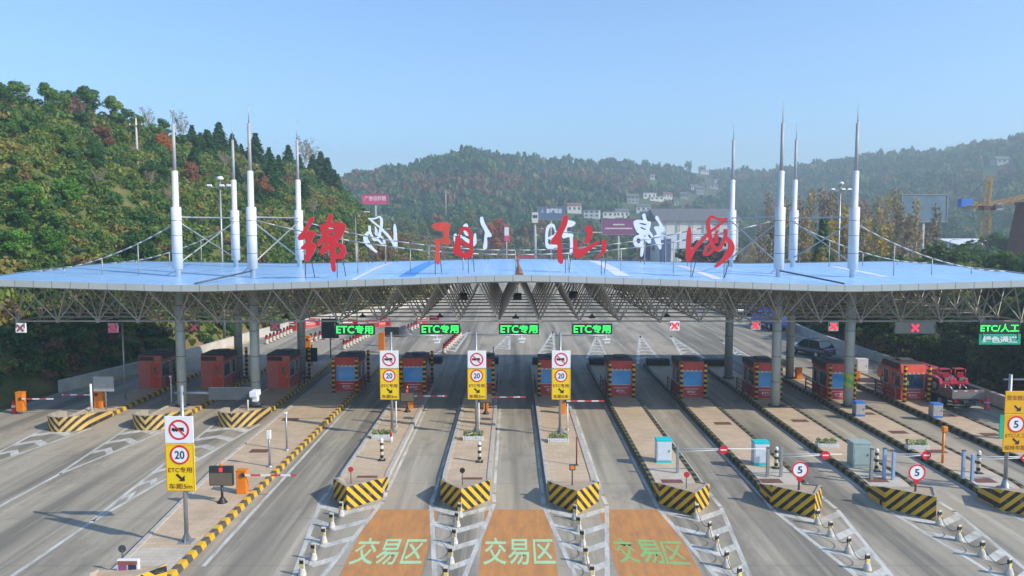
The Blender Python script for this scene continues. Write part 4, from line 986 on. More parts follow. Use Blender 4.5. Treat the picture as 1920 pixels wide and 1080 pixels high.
def led_board_post(px, py, ptop, w, h, label, z0):
    q = G(px, py, ZI); t = thing('led_board', label, 'display board', (q.x, q.y, ZI))
    b = MB(); b.tube((0, 0, .05), (0, 0, z0), .06, 10); b.build('post', M['black'], t)
    b = MB(); b.lathe([(.26, 0), (.2, .06), (.09, .25)], 12); b.build('foot', M['black'], t)
    b = MB(); b.box((0, 0, z0 + h / 2), (w, .18, h)); bo = b.build('board', M['led_board'], t, bevel=.02)
    b = MB(); b.box((0, -.095, z0 + h * .36), (w * .92, .01, h * .62)); b.build('screen', M['led_brown'], bo)
    b = MB(); b.box((-.0, -.096, z0 + h * .83), (w * .14, .01, h * .2)); b.build('lit_mark', M['led_red'], bo)
    b = MB(); b.lathe([(.07, 0), (.07, .12), (.02, .17)], 10, (0, 0, z0 + h)); b.build('beacon', M['led_red'] if False else M['orange'], t)
    return t
led_board_post(417, 942, 870, 1.15, .95, 'black LED board with red mark on a short post on the wide island', .85)
led_board_post(764, 772, 730, 1.0, .95, 'dark LED board with red mark beside the left middle 20 sign', .75)
led_board_post(911, 776, 730, .9, .95, 'dark LED board mostly hidden by the centre 20 sign', .8)
def cabinet(px, py, w, h, body, trim, label, d=.6):
    q = G(px, py, ZI); t = thing('cabinet', label, 'cabinet', (q.x, q.y + d / 2, ZI))
    b = MB(); b.box((0, 0, h / 2 + .06), (w, d, h - .12)); bo = b.build('body', M[body], t, bevel=.015)
    b = MB(); b.box((0, 0, h - .03), (w * 1.04, d * 1.06, .1)); b.build('top_cap', M[trim], t, bevel=.01)
    b = MB(); b.box((0, 0, .05), (w * 1.02, d * 1.03, .1)); b.build('plinth', M[trim], t)
    b = MB(); b.box((0, -d / 2 - .008, h / 2), (w * .86, .012, h * .72)); dd = b.build('door', M[body], bo, bevel=.004)
    b = MB(); b.box((w * .34, -d / 2 - .03, h * .52), (.03, .03, .12)); b.build('handle', M['grey_dark'], dd)
cabinet(1245, 868, .84, 1.32, 'cabinet', 'cyan', 'white cabinet with cyan top right of the third orange zone'); cabinet(1428, 873, .84, 1.32, 'cabinet', 'cyan', 'white cabinet with cyan top left of the barrier posts, behind the left 5 sign')
cabinet(1615, 877, .98, 1.4, 'cabinet_green', 'cabinet_green', 'plain grey-green cabinet between two barrier posts', .75)
cabinet(1613, 781, .66, 1.0, 'wall_grey', 'blue_trim', 'small grey cabinet with blue top beside the graffitied column'); cabinet(1758, 784, .70, 1.0, 'wall_grey', 'blue_trim', 'small grey cabinet with blue top beside the flatbed truck')
cabinet(1617, 700, 1.0, 1.3, 'white', 'white', 'pale box with grey front behind the booth at the outer right column', .6)
# graffiti-like green patch on the outer right column is a notice wrapped round it
x = COLX['f'][3]; t = thing('notice', 'green and yellow notice wrapped round the outer front right column', 'notice', (x, YC['f'], 2.25))
b = MB(); n = 20
b.add([(.352 * math.cos(a), .352 * math.sin(a), z) for z in (-.5, .5) for a in [math.pi * (1.02 + .96 * i / n) for i in range(n + 1)]], [(i, i + 1, n + 2 + i, n + 1 + i) for i in range(n)]); b.build('sheet', stripes('notice_print', (.10, .42, .08), (.45, .50, .06), fz=1, fx=.6, period=.7, wear=.2), t)

# swing barriers with a no-entry disc
def swing(px, py, ptop, dpx, dpy, tip, label, post='grey', extra=()):
    q = G(px, py, ZI); t = thing('swing_barrier', label, 'swing barrier', (q.x, q.y, ZI))
    X = lambda u, v: (lambda p: (p.x - q.x, p.z - ZI))(AT(u, v, q.y))
    h = X(px, ptop)[1]
    b = MB(); b.box((0, 0, h / 2), (.14, .14, h)); b.build('post', M[post], t, bevel=.01)
    dx, dz = X(dpx, dpy); tx = X(tip, dpy)[0]
    b = MB(); b.tube((.05, -.02, dz + .06), (tx, -.02, dz + .04), .022, 6); b.build('arm', M['white'], t)
    b = MB(); b.tube((.05, -.02, dz - .12), (dx, -.02, dz), .02, 6); b.build('stay', M['white'], t)
    b = MB(); b.tube((dx, -.07, dz), (dx, -.05, dz), .24, 24); d = b.build('no_entry_disc', M['sign_red'], t)
    b = MB(); b.box((dx, -.075, dz), (.32, .008, .07)); b.build('white_bar', M['sign_white'], d)
    return t
swing(1270, 887, 832, 1356, 843, 1435, 'grey post with white arm and red no-entry disc, leftmost of the swing barriers'); swing(1464, 894, 838, 1547, 853, 1578, 'grey post with white arm and no-entry disc, beside the left 5 sign')
swing(1674, 900, 848, 1736, 853, 1768, 'pale blue post with white arm and no-entry disc above the right 5 sign', 'blue_post'); swing(1822, 904, 852, 1922, 858, 1945, 'pale blue post with arm whose disc is cut by the right edge', 'blue_post')
for (px, py, pt, m, lab) in ((1439, 894, 840, 'grey', 'bare grey post left of the banded post by the left 5 sign'), (1633, 899, 842, 'grey', 'bare grey post right of the grey-green cabinet'), (1657, 897, 841, 'blue_post', 'bare pale blue post left of the swing barrier above the right 5 sign'), (1805, 898, 845, 'blue_post', 'bare pale blue post left of the amber sign pole')):
    q = G(px, py, ZI); t = thing('barrier_post', lab, 'post', (q.x, q.y, ZI)); h = AT(px, pt, q.y).z - ZI
    b = MB(); b.box((0, 0, h / 2), (.15, .15, h)); b.build('shaft', M[m], t, bevel=.01); b = MB(); b.box((0, 0, h + .01), (.18, .18, .03)); b.build('cap', M['grey_dark'], t)
for (px, py, pt, lab) in ((716, 863, 822, 'white and black banded bollard below the planter on the fifth island'), (899, 866, 829, 'white and black banded bollard below the middle planter'), (1455, 878, 838, 'banded bollard with ball top between two grey posts behind the left 5 sign'), (1643, 883, 841, 'banded bollard with ball top right of the grey-green cabinet'), (1834, 887, 845, 'banded bollard with ball top beside the amber sign pole')):
    q = G(px, py, ZI); t = thing('banded_bollard', lab, 'bollard', (q.x, q.y, ZI), group='white and black banded bollards on the islands'); h = AT(px, pt, q.y).z - ZI
    b = MB(); b.lathe([(.10, 0), (.10, h - .15), (.06, h - .12)], 14); b.build('shaft', M['bol'], t); b = MB(); b.lathe([(.05, -.1), (.10, -.04), (.11, .02), (.07, .09), (.01, .12)], 12, (0, 0, h - .1)); b.build('ball_top', M['white'], t); b = MB(); b.box((0, 0, .02), (.4, .4, .04)); b.build('foot', M['black'], t)
q = G(1081, 872, ZI); t = thing('thin_post', 'thin dark brown post beside the right planter on the seventh island', 'post', (q.x, q.y, ZI)); b = MB(); b.tube((0, 0, 0), (0, 0, 1.6), .045, 8); b.build('shaft', M['sign_brown'], t); b = MB(); b.lathe([(.12, 0), (.05, .06)], 8); b.build('foot', M['black'], t)
q = G(1767, 868, ZI); t = thing('call_post', 'orange intercom post standing on the second island from the right', 'intercom post', (q.x - .0, q.y, ZI)); h = AT(1767, 800, q.y).z - ZI
b = MB(); b.tube((0, 0, 0), (0, 0, h - .25), .07, 10); b.build('shaft', M['orange'], t); b = MB(); b.box((.02, -.03, h - .12), (.28, .26, .3)); b.build('head', M['orange'], t, bevel=.04)

# nose lamps and 5 signs
for (px, base, pc, r, kind, lab) in ((658, 908, 880, .13, 'rust_red', 'small red disc marker on the nose left of the first orange zone'), (867, 910, 882, .13, 'black', 'small black disc marker on the nose between the first two orange zones'), (1287, 915, 890, .14, 'rust_red', 'small red disc marker on the nose right of the third orange zone')):
    q = G(px, base, .9); t = thing('disc_marker', lab, 'marker', (q.x, q.y, ZI)); z = AT(px, pc, q.y).z - ZI
    b = MB(); b.tube((0, .03, 0), (0, .03, z), .025, 6); b.build('stem', M['grey_dark'], t); b = MB(); b.tube((0, -.03, z), (0, .03, z), r, 16); b.build('disc', M[kind], t); b = MB(); b.box((0, .03, .02), (.2, .2, .04)); b.build('foot', M['grey_dark'], t)
q = G(1073, 908, .9); t = thing('square_marker', 'square orange lamp box on a black stem between the second and third orange zones', 'marker', (q.x, q.y, ZI)); z = AT(1073, 876, q.y).z - ZI
b = MB(); b.tube((0, .05, 0), (0, .05, z), .035, 6); b.build('stem', M['black'], t); b = MB(); b.box((0, 0, z), (.3, .1, .3)); b.build('housing', M['grey_dark'], t, bevel=.01); b = MB(); b.disc((0, -.055, z), .11, 16); b.build('lamp', M['orange'], t)
for (px, base, pc, lab) in ((1499, 918, 881, 'round 5 limit sign on the nose, left one of two'), (1718, 921, 886, 'round 5 limit sign on the nose, right one of two')):
    q = G(px, base, .9); t = thing('limit_sign', lab, 'speed sign', (q.x, q.y, ZI)); z = AT(px, pc, q.y).z - ZI; r = .41
    b = MB(); b.tube((0, .08, 0), (0, .08, z), .05, 8); b.build('stem', M['grey_dark'], t); b = MB(); b.tube((0, 0, z), (0, .03, z), r, 30); d = b.build('disc', M['sign_white'], t)
    limit_disc(d, z, r, '5'); b = MB(); b.tube((0, -.0, z - .46), (0, .06, z - .46), .13, 14); b.build('red_reflector', M['rust_red'], t)

# planters
def planter(px, py, label, seed):
    q = G(px, py, ZI); t = thing('planter', label, 'planter', (q.x, q.y + .2, ZI), group='white fenced planters on the islands')
    b = MB(); b.box((0, 0, .12), (1.0, .42, .22)); b.build('trough', M['white'], t, bevel=.02)
    b = MB()
    for i in range(13): b.box((-.6 + i * .1, -.26, .15), (.05, .02, .3))
    for i in range(5): b.box((-.62, -.2 + i * .1, .15), (.02, .05, .3)); b.box((.62, -.2 + i * .1, .15), (.02, .05, .3))
    b.box((0, -.255, .2), (1.26, .012, .03)); b.box((0, -.255, .1), (1.26, .012, .03)); b.build('picket_fence', M['planter_white'], t)
    r = random.Random(seed); b = MB()
    for i in range(130):
        c = Vector((r.uniform(-.6, .6), r.uniform(-.22, .22), r.uniform(.22, .52))); e = Euler((r.uniform(-1, 1), r.uniform(-1, 1), r.uniform(0, 6))).to_matrix(); s = r.uniform(.05, .11)
        b.quad(c + e @ Vector((-s, -s * .5, 0)), c + e @ Vector((s, -s * .5, 0)), c + e @ Vector((s, s * .5, 0)), c + e @ Vector((-s, s * .5, 0)))
    o = b.build('leaves', M['leaf'], t); o.color = (.12, .16, .07, 1)
for i, (px, py, lab) in enumerate(((716, 823, 'white fenced planter at the foot of the left middle sign pole'), (887, 826, 'white fenced planter at the foot of the centre sign pole'), (1047, 830, 'white fenced planter at the foot of the right middle sign pole'), (1553, 840, 'white fenced planter left of the grey-green cabinet'), (1722, 843, 'white fenced planter beside the orange intercom post'))): planter(px, py, lab, i)
q = G(734, 828, ZI); t = thing('fire_extinguisher', 'red and white extinguisher beside the left planter', 'extinguisher', (q.x, q.y - .1, ZI)); b = MB(); b.lathe([(.09, 0), (.09, .3), (.05, .36)], 12); b.build('lower_body', M['white'], t); b = MB(); b.lathe([(.085, .36), (.085, .62), (.03, .7)], 12); b.build('upper_body', M['rust_red'], t)
q = G(27, 775, 0.0); t = thing('hydrant', 'red hydrant with white band beside the leftmost orange gate', 'hydrant', (q.x, q.y, .0)); b = MB(); b.lathe([(.2, 0), (.16, .08), (.16, .7), (.12, .85), (.04, .95)], 12); b.build('barrel', M['rust_red'], t); b = MB(); b.lathe([(.17, .45), (.17, .62)], 12); b.build('white_band', M['sign_white'], t)
q = G(1812, 752, .0); t = thing('hydrant', 'dull pink hydrant on the verge right of the flatbed truck', 'hydrant', G(1850, 768, 0)); b = MB(); b.lathe([(.2, 0), (.16, .08), (.16, .75), (.12, .9), (.04, 1.0)], 12); b.build('barrel', M['bb_pink'], t); b = MB(); b.lathe([(.2, .5), (.2, .6)], 12); b.build('collar', M['sign_white'], t)

# poles, boards and cameras on the left islands
def slim(px, py, pt, lab, name='slim_post', r=.05, m='white', head=None, z=ZI):
    q = G(px, py, z); t = thing(name, lab, 'pole', (q.x, q.y, z)); h = AT(px, pt, q.y).z - z
    b = MB(); b.tube((0, 0, 0), (0, 0, h), r, 10, r * .85); b.build('shaft', M[m], t); b = MB(); b.lathe([(r * 2.6, 0), (r * 2.6, .04), (r * 1.2, .1)], 10); b.build('foot', M['grey'], t)
    if head: b = MB(); b.box((0, -.03, h - head[1] / 2), (head[0], .2, head[1])); b.build('head', M[head[2]], t, bevel=.02)
    return t, h
slim(506, 875, 806, 'grey post with white scanner head on the wide island', r=.07, m='grey', head=(.22, .5, 'white')); slim(538, 844, 772, 'slim grey post with white cap on the wide island', r=.06, m='grey', head=(.14, .14, 'white'))
slim(322, 757, 704, 'white post with small head beside the outer left column', head=(.16, .14, 'white')); slim(172, 770, 720, 'plain white post at the nose of the leftmost island', r=.09)
slim(235, 750, 606, 'tall thin grey camera pole on the leftmost island', 'camera_pole', .07, 'grey'); slim(465, 768, 740, 'white camera tripod on the third nose from the left', 'camera_post', .06, 'white', (.5, .25, 'white'))
slim(743, 800, 752, 'white slim post right of the left middle sign pole', r=.05); slim(898, 802, 755, 'white slim post right of the centre sign pole', r=.05); slim(1064, 806, 757, 'white slim post right of the right middle sign pole', r=.05)
slim(1583, 690, 604, 'thin white pole just left of the outer right column', 'camera_pole', .07, 'grey'); slim(925, 675, 650, 'thin dark post behind the centre booth', 'slim_post', .05, 'black')
q = G(196, 768, ZI); t = thing('notice_board', 'blank pale board on a post beside the leftmost orange gates', 'notice board', (q.x, q.y, ZI)); za, zb = (AT(196, v, q.y).z - ZI for v in (706, 734))
b = MB(); b.box((0, 0, (za + zb) / 2), (1.5, .06, za - zb)); b.build('panel', M['wall_grey'], t, bevel=.02); b = MB(); b.tube((.1, .06, 0), (.1, .06, za), .05, 8); b.build('post', M['grey'], t)
for (px, base, y0, y1, w, lab) in ((620, 672, 597, 634, 1.35, 'dark grey sign back on a pole behind the first ETC sign'), (735, 650, 613, 631, 1.1, 'small black sign back above the left middle no-truck sign'), (585, 690, 652, 678, .9, 'dark blue standing board behind the rear left column')):
    q = G(px, base, 0); t = thing('lane_board', lab, 'sign', (q.x, q.y, 0)); za, zb = (AT(px, v, q.y).z for v in (y0, y1))
    b = MB(); b.box((0, -.05, (za + zb) / 2), (w * q.y / 60, .08, za - zb)); b.build('panel', M['led_grey'] if px < 700 and px > 600 else M['led_board'], t); b = MB(); b.tube((0, .04, 0), (0, .04, za + .3), .07, 8); b.build('pole', M['grey'], t)
# small display at the bottom left nose
q = G(240, 1066, .9); t = thing('lane_display', 'white framed box with dark red and blue panels on the nearest striped nose', 'display', (q.x, q.y, ZI)); z = .78
b = MB(); b.box((0, .05, z), (.80, .16, .42)); bx = b.build('case', M['white'], t, bevel=.015); b = MB(); b.box((0, -.04, z + .1), (.72, .02, .14)); b.build('brown_panel', M['tile_red'], bx)
b = MB(); b.box((-.18, -.04, z - .08), (.3, .02, .2)); b.build('red_panel', M['bb_purple'], bx); b = MB(); b.box((.18, -.04, z - .08), (.3, .02, .2)); b.build('blue_panel', M['sign_navy'], bx); b = MB(); b.box((0, .05, .28), (.1, .1, .58)); b.build('post', M['grey'], t)
q = G(229, 1062, .4); t = thing('disc_marker', 'dark round mirror-like disc beside the nearest striped nose', 'marker', (q.x - .1, q.y + .25, ZI)); b = MB(); b.tube((0, -.02, .75), (0, .02, .75), .15, 18); b.build('disc', M['grey_dark'], t); b = MB(); b.tube((0, 0, 0), (0, 0, .75), .03, 8); b.build('stem', M['grey_dark'], t)

# ------------------------------------------------------------------ chained concrete bollards
def bollard():
    t = thing('chain_bollard', '', 'bollard')
    b = MB(); prof = [(.2, 0), (.2, .08), (.14, .3), (.1, .36)]
    b.lathe(prof, 12); b.build('base', M['conc_white'], t)
    b = MB(); b.box((0, 0, .58), (.24, .11, .48)); b.build('upright', M['conc_white'], t, bevel=.03)
    b = MB(); b.box((-.005, -.058, .66), (.2, .012, .16)); b.build('black_band', M['black'], t); b = MB(); b.box((.0, -.059, .50), (.16, .012, .1)); b.build('yellow_reflector', M['refl_yellow'], t)
    b = MB(); b.box((-.122, 0, .64), (.012, .09, .2)); b.build('black_side', M['black'], t)
    return t
ROWS = {-2: [(640, 968), (622, 990), (607, 1018), (588, 1050), (567, 1080)], -1: [(862, 970), (857, 988), (852, 1020), (845, 1057), (836, 1096)], 0: [(1078, 974), (1085, 996), (1092, 1023), (1098, 1056), (1110, 1092)], 1: [(1306, 972), (1330, 1007), (1344, 1032), (1362, 1064), (1386, 1096)], 2: [(1533, 983), (1557, 1006), (1591, 1037), (1626, 1070)], 3: [(1761, 985), (1798, 1014), (1841, 1045), (1892, 1079)]}
RD = {-2: 'left of the first orange zone', -1: 'between the first and second orange zones', 0: 'between the second and third orange zones', 1: 'right of the third orange zone', 2: 'below the left 5 sign', 3: 'below the right 5 sign'}
bo = bollard(); first = True
for k, pts in ROWS.items():
    prev = None; pos = []
    for i, (px, py) in enumerate(pts):
        q = G(px, py, 0); o = bo if first else copy_tree(bo); first = False
        o.location = (q.x, q.y, .004); o.rotation_euler = (0, 0, RN.uniform(-.3, .3) + (.5 if k > 0 else -.2)); o.scale = (.82, .82, .86); o['group'] = 'chained white bollards ahead of the noses'
        o['label'] = 'white chained bollard, %s from the nose, %s' % (nth(i), RD[k]); pos.append(q)
    for i, (a, c) in enumerate(zip(pos, pos[1:])):
        b = MB(); pts3 = [a.lerp(c, f / 8) + Vector((0, 0, .54 - .38 * 4 * (f / 8) * (1 - f / 8))) for f in range(9)]; b.path(pts3, .016, 5)
        tag(b.build('chain', M['grey_dark']), 'chain joining the %s and %s bollards, %s' % (nth(i), nth(i + 1), RD[k]), 'chain', 'chains between the white bollards')

# cones and barriers on the far left carriageway
def cone():
    t = thing('traffic_cone', '', 'traffic cone'); b = MB(); b.lathe([(.3, .03), (.22, .2), (.2, .55)], 10); b.build('lower_body', M['conc_white'], t); b = MB(); b.lathe([(.2, .56), (.16, .78)], 10); b.build('band', M['rust_red'], t); b = MB(); b.lathe([(.15, .79), (.11, 1.05), (.03, 1.1)], 10); b.build('upper_body', M['black'], t)
    return t
c0 = cone(); first = True
RC = [((500, 645), (545, 625), 8, 'the nearest left row'), ((583, 642), (640, 626), 8, 'the second row'), ((645, 655), (690, 632), 9, 'the third row'), ((833, 662), (863, 632), 9, 'the row beyond the central gap'), ((760, 626), (788, 612), 6, 'the row by the tarpaulin heap')]
for (a, c, n, d) in RC:
    A_, C_ = G(*a), G(*c)
    for i in range(n):
        o = c0 if first else copy_tree(c0); first = False
        q = A_.lerp(C_, i / (n - 1)); o.location = (q.x, q.y, .01); o['group'] = 'white and red lane cones behind the booths'; o['label'] = 'white and red lane cone, %s from us in %s' % (nth(i), d)
def wbar():
    t = thing('water_barrier', '', 'road barrier'); b = MB(); b.prism_x([(-.25, 0), (.25, 0), (.2, .3), (.1, .5), (.1, .95), (-.1, .95), (-.1, .5), (-.2, .3)], -.8, .8); b.build('body', M['bb_pink'] if False else M['rust_red'], t); b = MB(); b.box((0, -.11, .72), (1.3, .012, .2)); b.build('white_panel', M['sign_white'], t)
    return t
w0 = wbar(); first = True
for i, (px, py) in enumerate(((548, 613), (562, 611), (580, 607), (590, 604), (652, 608), (662, 606), (700, 607), (712, 606), (722, 604), (790, 600), (815, 598), (440, 622), (428, 626))):
    o = w0 if first else copy_tree(w0); first = False
    q = G(px, py + 6, 0); o.location = (q.x, q.y, .01); o.rotation_euler = (0, 0, .3 * ((i * 7) % 5) - .5); o['group'] = 'red and white plastic barriers on the far left carriageway'; o['label'] = 'red and white plastic barrier on the far left road, %s by distance order' % nth(i)
order = sorted([o for o in COL.objects if o.name.startswith('water_barrier')], key=lambda o: o.location.x)
for i, o in enumerate(order): o['label'] = 'red and white plastic barrier on the far left road, %s from the left' % nth(i)
q = G(757, 630, 0); t = thing('tarp_heap', 'dark heap under a tarpaulin on the left road behind the first ETC sign', 'heap', (q.x, q.y, 0))
b = MB(); r = random.Random(3); N = 14
vs = [(1.5 * (1 - j / 5) ** .6 * math.cos(6.283 * i / N) * r.uniform(.8, 1.15), 1.0 * (1 - j / 5) ** .6 * math.sin(6.283 * i / N) * r.uniform(.8, 1.15), 1.3 * j / 5 + r.uniform(-.06, .06) * (j > 0)) for j in range(5) for i in range(N)]
b.add(vs + [(0, 0, 1.35)], [(j * N + i, j * N + (i + 1) % N, (j + 1) * N + (i + 1) % N, (j + 1) * N + i) for j in range(4) for i in range(N)] + [(4 * N + i, 4 * N + (i + 1) % N, 5 * N) for i in range(N)], 0, True); b.build('tarpaulin', M['grey_dark'], t)

# ------------------------------------------------------------------ vehicles
def wheel(t, x, y, r, w, name='wheel'):
    b = MB(); b.tube((x - w / 2, y, r), (x + w / 2, y, r), r, 18); o = b.build(name, M['tyre'], t, bevel=.02)
    b = MB(); b.tube((x - w / 2 - .01, y, r), (x + w / 2 + .01, y, r), r * .6, 14); b.build('rim', M['frame'], o)
def car(loc, rz, paint, label, suv=True):
    """length along y, front at +y"""
    t = thing('parked_car' if not suv else 'car', label, 'car', loc, rz)
    W = .9; secs = [(-2.25, .42, .80, .78), (-2.15, .30, .98, .86), (-1.3, .25, 1.02, .90), (0, .23, .98, .90), (1.2, .25, .92, .88), (1.95, .28, .80, .80), (2.25, .40, .62, .66)]
    b = MB(); vs = []
    for (y, z0, z1, w) in secs: vs += [(-w, y, z0), (-w * 1.0, y, (z0 + z1) * .55), (-w * .93, y, z1), (w * .93, y, z1), (w, y, (z0 + z1) * .55), (w, y, z0)]
    n = 6; b.add(vs, [(i * n + j, i * n + (j + 1) % n, (i + 1) * n + (j + 1) % n, (i + 1) * n + j) for i in range(len(secs) - 1) for j in range(n)] + [tuple(range(6))[::-1], tuple(range(len(vs) - 6, len(vs)))], 0, True)
    body = b.build('body', M[paint], t); s_ = body.modifiers.new('s', 'SUBSURF'); s_.levels = 2; s_.render_levels = 2
    h = 1.62 if suv else 1.45
    cab = [(-1.95, 1.0), (-1.55, h - .06), (-.6, h), (.35, h - .05), (1.1, .95)]
    b = MB(); vs = []
    for (y, z) in cab:
        f = (z - .95) / (h - .95); w = .82 - .17 * f; vs += [(-.84, y if f < .1 else y, .9), (-w, y, z), (w, y, z), (.84, y, .9)]
    b.add(vs, [(i * 4 + j, i * 4 + j + 1, i * 4 + 5 + j, i * 4 + 4 + j) for i in range(len(cab) - 1) for j in range(3)], 0, False); b.build('glasshouse', M['pane_dark'], t)
    b = MB(); vs = []
    for (y, z) in [(-1.6, h - .03), (-.6, h + .02), (.4, h - .03)]: vs += [(-.66, y, z), (.66, y, z), (-.6, y, z + .025), (.6, y, z + .025)]
    b.add(vs, [(i * 4 + 2, i * 4 + 3, i * 4 + 7, i * 4 + 6) for i in range(2)] + [(i * 4, i * 4 + 2, i * 4 + 6, i * 4 + 4) for i in range(2)] + [(i * 4 + 1, i * 4 + 3, i * 4 + 7, i * 4 + 5) for i in range(2)] + [(0, 1, 3, 2), (8, 9, 11, 10)]); b.build('roof', M[paint], t)
    for s in (-1, 1):
        for (y0, y1, x0, x1) in ((-.45, -.38, .84, .66), (1.1, .38, .845, .66), (-1.95, -1.55, .845, .67)):
            b = MB(); b.tube((s * x0, y0, .95), (s * x1, y1, h - .03), .035, 6); b.build('pillar', M[paint], t)
        for y in (-1.4, 1.4): wheel(t, s * .78, y, .34, .22)
        b = MB(); b.box((s * .62, -2.2, .82), (.34, .1, .16)); b.build('tail_light', M['tail_red'], t, bevel=.02); b = MB(); b.box((s * .6, 2.14, .66), (.3, .12, .12)); b.build('headlight', M['sign_white'], t, bevel=.02)
    b = MB(); b.box((0, -2.27, .72), (.46, .02, .14)); b.build('number_plate', M['blue_trim'] if suv else M['sign_white'], t)
    b = MB(); b.box((0, -2.2, .42), (1.5, .16, .2)); b.build('bumper', M['chassis'], t, bevel=.03)
    return t
q = G(1532, 671, 0); car((q.x, q.y + 1.5, .01), .42, 'car_grey', 'blue grey hatchback driving away on the far right, behind the columns').scale = (1.1, 1.1, 1.1)
q = G(1386, 590, 0); car((q.x, q.y, .01), -1.3, 'car_white', 'silver white car far behind the right columns', False).scale = (1.15, 1.15, 1.15)
# blue lorry far off
q = G(1428, 612, 0); t = thing('lorry', 'blue lorry far behind the right columns', 'lorry', (q.x, q.y, .01), .2)
b = MB(); b.prism_x([(-.9, .6), (.9, .6), (.9, 1.6), (.5, 2.5), (-.9, 2.5)], -1.1, 1.1); cb = b.build('cab', M['car_blue'], t, bevel=.06); b = MB(); b.box((0, .74, 2.05), (1.8, .1, .7), rx=.42); b.build('windscreen', M['pane_dark'], cb)
b = MB(); b.box((0, -3.6, 1.3), (2.3, 5.2, .9)); b.build('bed', M['car_blue'], t, bevel=.03); b = MB(); b.box((0, -2.4, .7), (.9, 7.4, .25)); b.build('chassis', M['chassis'], t)
for s in (-1, 1):
    for y in (.1, -3.8, -5.2): wheel(t, s * .95, y, .48, .3)
# red flatbed with two small red tractors on it
q = G(1803, 773, 0)
t = thing('flatbed_truck', 'red cabbed flatbed truck in the rightmost lane carrying two small red tractors', 'truck', (33.35, q.y, .01), rad(2))
b = MB(); b.box((0, 4.3, 1.02), (2.3, 8.6, .12)); bed = b.build('bed', M['bed'], t)
b = MB(); b.box((0, .04, 1.36), (2.36, .08, .56)); tg = b.build('tailgate', M['tail_grey'], t); b = MB()
for i in range(6): 
    b = MB(); b.box((-.95 + i * .38, -.008, 1.57), (.22, .012, .06)); b.build('reflector', M['sign_red'] if i % 2 else M['sign_white'], tg)
for s in (-1, 1): b = MB(); b.box((s * 1.15, 4.3, 1.36), (.07, 8.5, .56)); b.build('side_board', M['bed'], t)
b = MB(); b.box((0, 5.0, .72), (.9, 10.5, .3)); b.build('chassis', M['chassis'], t); b = MB(); b.box((0, -.05, .55), (2.2, .12, .14)); b.build('underrun_bar', M['tail_grey'], t)
b = MB(); b.prism_x([(8.9, .55), (10.9, .55), (11.0, 1.2), (10.6, 2.0), (9.0, 2.08), (8.9, 2.0)], -1.15, 1.15); cb = b.build('cab', M['car_red'], t, bevel=.08); b = MB(); b.box((0, 8.89, 1.68), (1.5, .03, .4)); b.build('rear_window', M['pane_dark'], cb)
for s in (-1, 1):
    b = MB(); b.box((s * 1.16, 10.0, 1.62), (.03, .9, .42)); b.build('side_window', M['pane_dark'], cb)
    b = MB(); b.box((s * .9, -.06, .82), (.3, .06, .14)); b.build('tail_light', M['tail_red'], t)
    for y in (1.6, 2.9, 9.9): wheel(t, s * .98, y, .48, .34)
def tractor(x, y, lab):
    t2 = thing('small_tractor', lab, 'tractor', (33.35 + x - math.sin(rad(2)) * y, q.y + y, 1.09), rad(2), 'small red tractors on the flatbed')
    b = MB(); b.box((0, 1.35, .75), (.5, 1.5, .55)); b.build('bonnet', M['car_red'], t2, bevel=.08)
    b = MB(); b.box((0, -.1, .62), (.62, 1.2, .4)); b.build('body', M['car_red'], t2, bevel=.05)
    b = MB(); b.box((0, -.35, 1.0), (.46, .12, .45)); b.box((0, -.1, .86), (.46, .45, .1)); b.build('seat', M['black'], t2, bevel=.03)
    for s in (-1, 1):
        b = MB(); b.prism_x([(-.75, .62), (-.6, 1.05), (.1, 1.1), (.4, .7)], s * .42 - .14, s * .42 + .14); b.build('mudguard', M['car_red'], t2, bevel=.03)
        wheel(t2, s * .5, -.15, .48, .24); wheel(t2, s * .42, 1.7, .3, .16)
        b = MB(); b.tube((s * .4, -.55, 1.0), (s * .4, -.5, 1.75), .03, 6); b.build('canopy_post', M['car_red'], t2)
    b = MB(); b.box((0, -.2, 1.72), (.8, .5, .08)); b.box((0, -.52, 1.3), (.5, .05, .4)); b.build('sun_canopy', M['car_red'], t2, bevel=.02)
    b = MB(); b.box((0, -.70, 1.02), (.34, .04, .24)); b.build('rear_plate', M['tail_grey'], t2); b = MB(); b.tube((.3, -1.0, .3), (.1, -.7, .6), .04, 6); b.tube((-.3, -1.0, .3), (-.1, -.7, .6), .04, 6); b.build('hitch', M['frame'], t2)
tractor(-.58, 2.4, 'small red tractor, left one of two on the flatbed'); tractor(.58, 2.5, 'small red tractor, right one of two on the flatbed')
t = thing('cargo', 'red bonneted machine body strapped behind the truck cab', 'machine', (33.25, q.y + 6.6, 1.09), rad(2)); b = MB(); b.box((0, 0, .75), (1.9, 2.4, 1.1)); b.build('body', M['car_red'], t, bevel=.2); b = MB(); b.box((0, -1.22, .9), (1.3, .06, .4)); b.build('rear_panel', M['rail'], t)

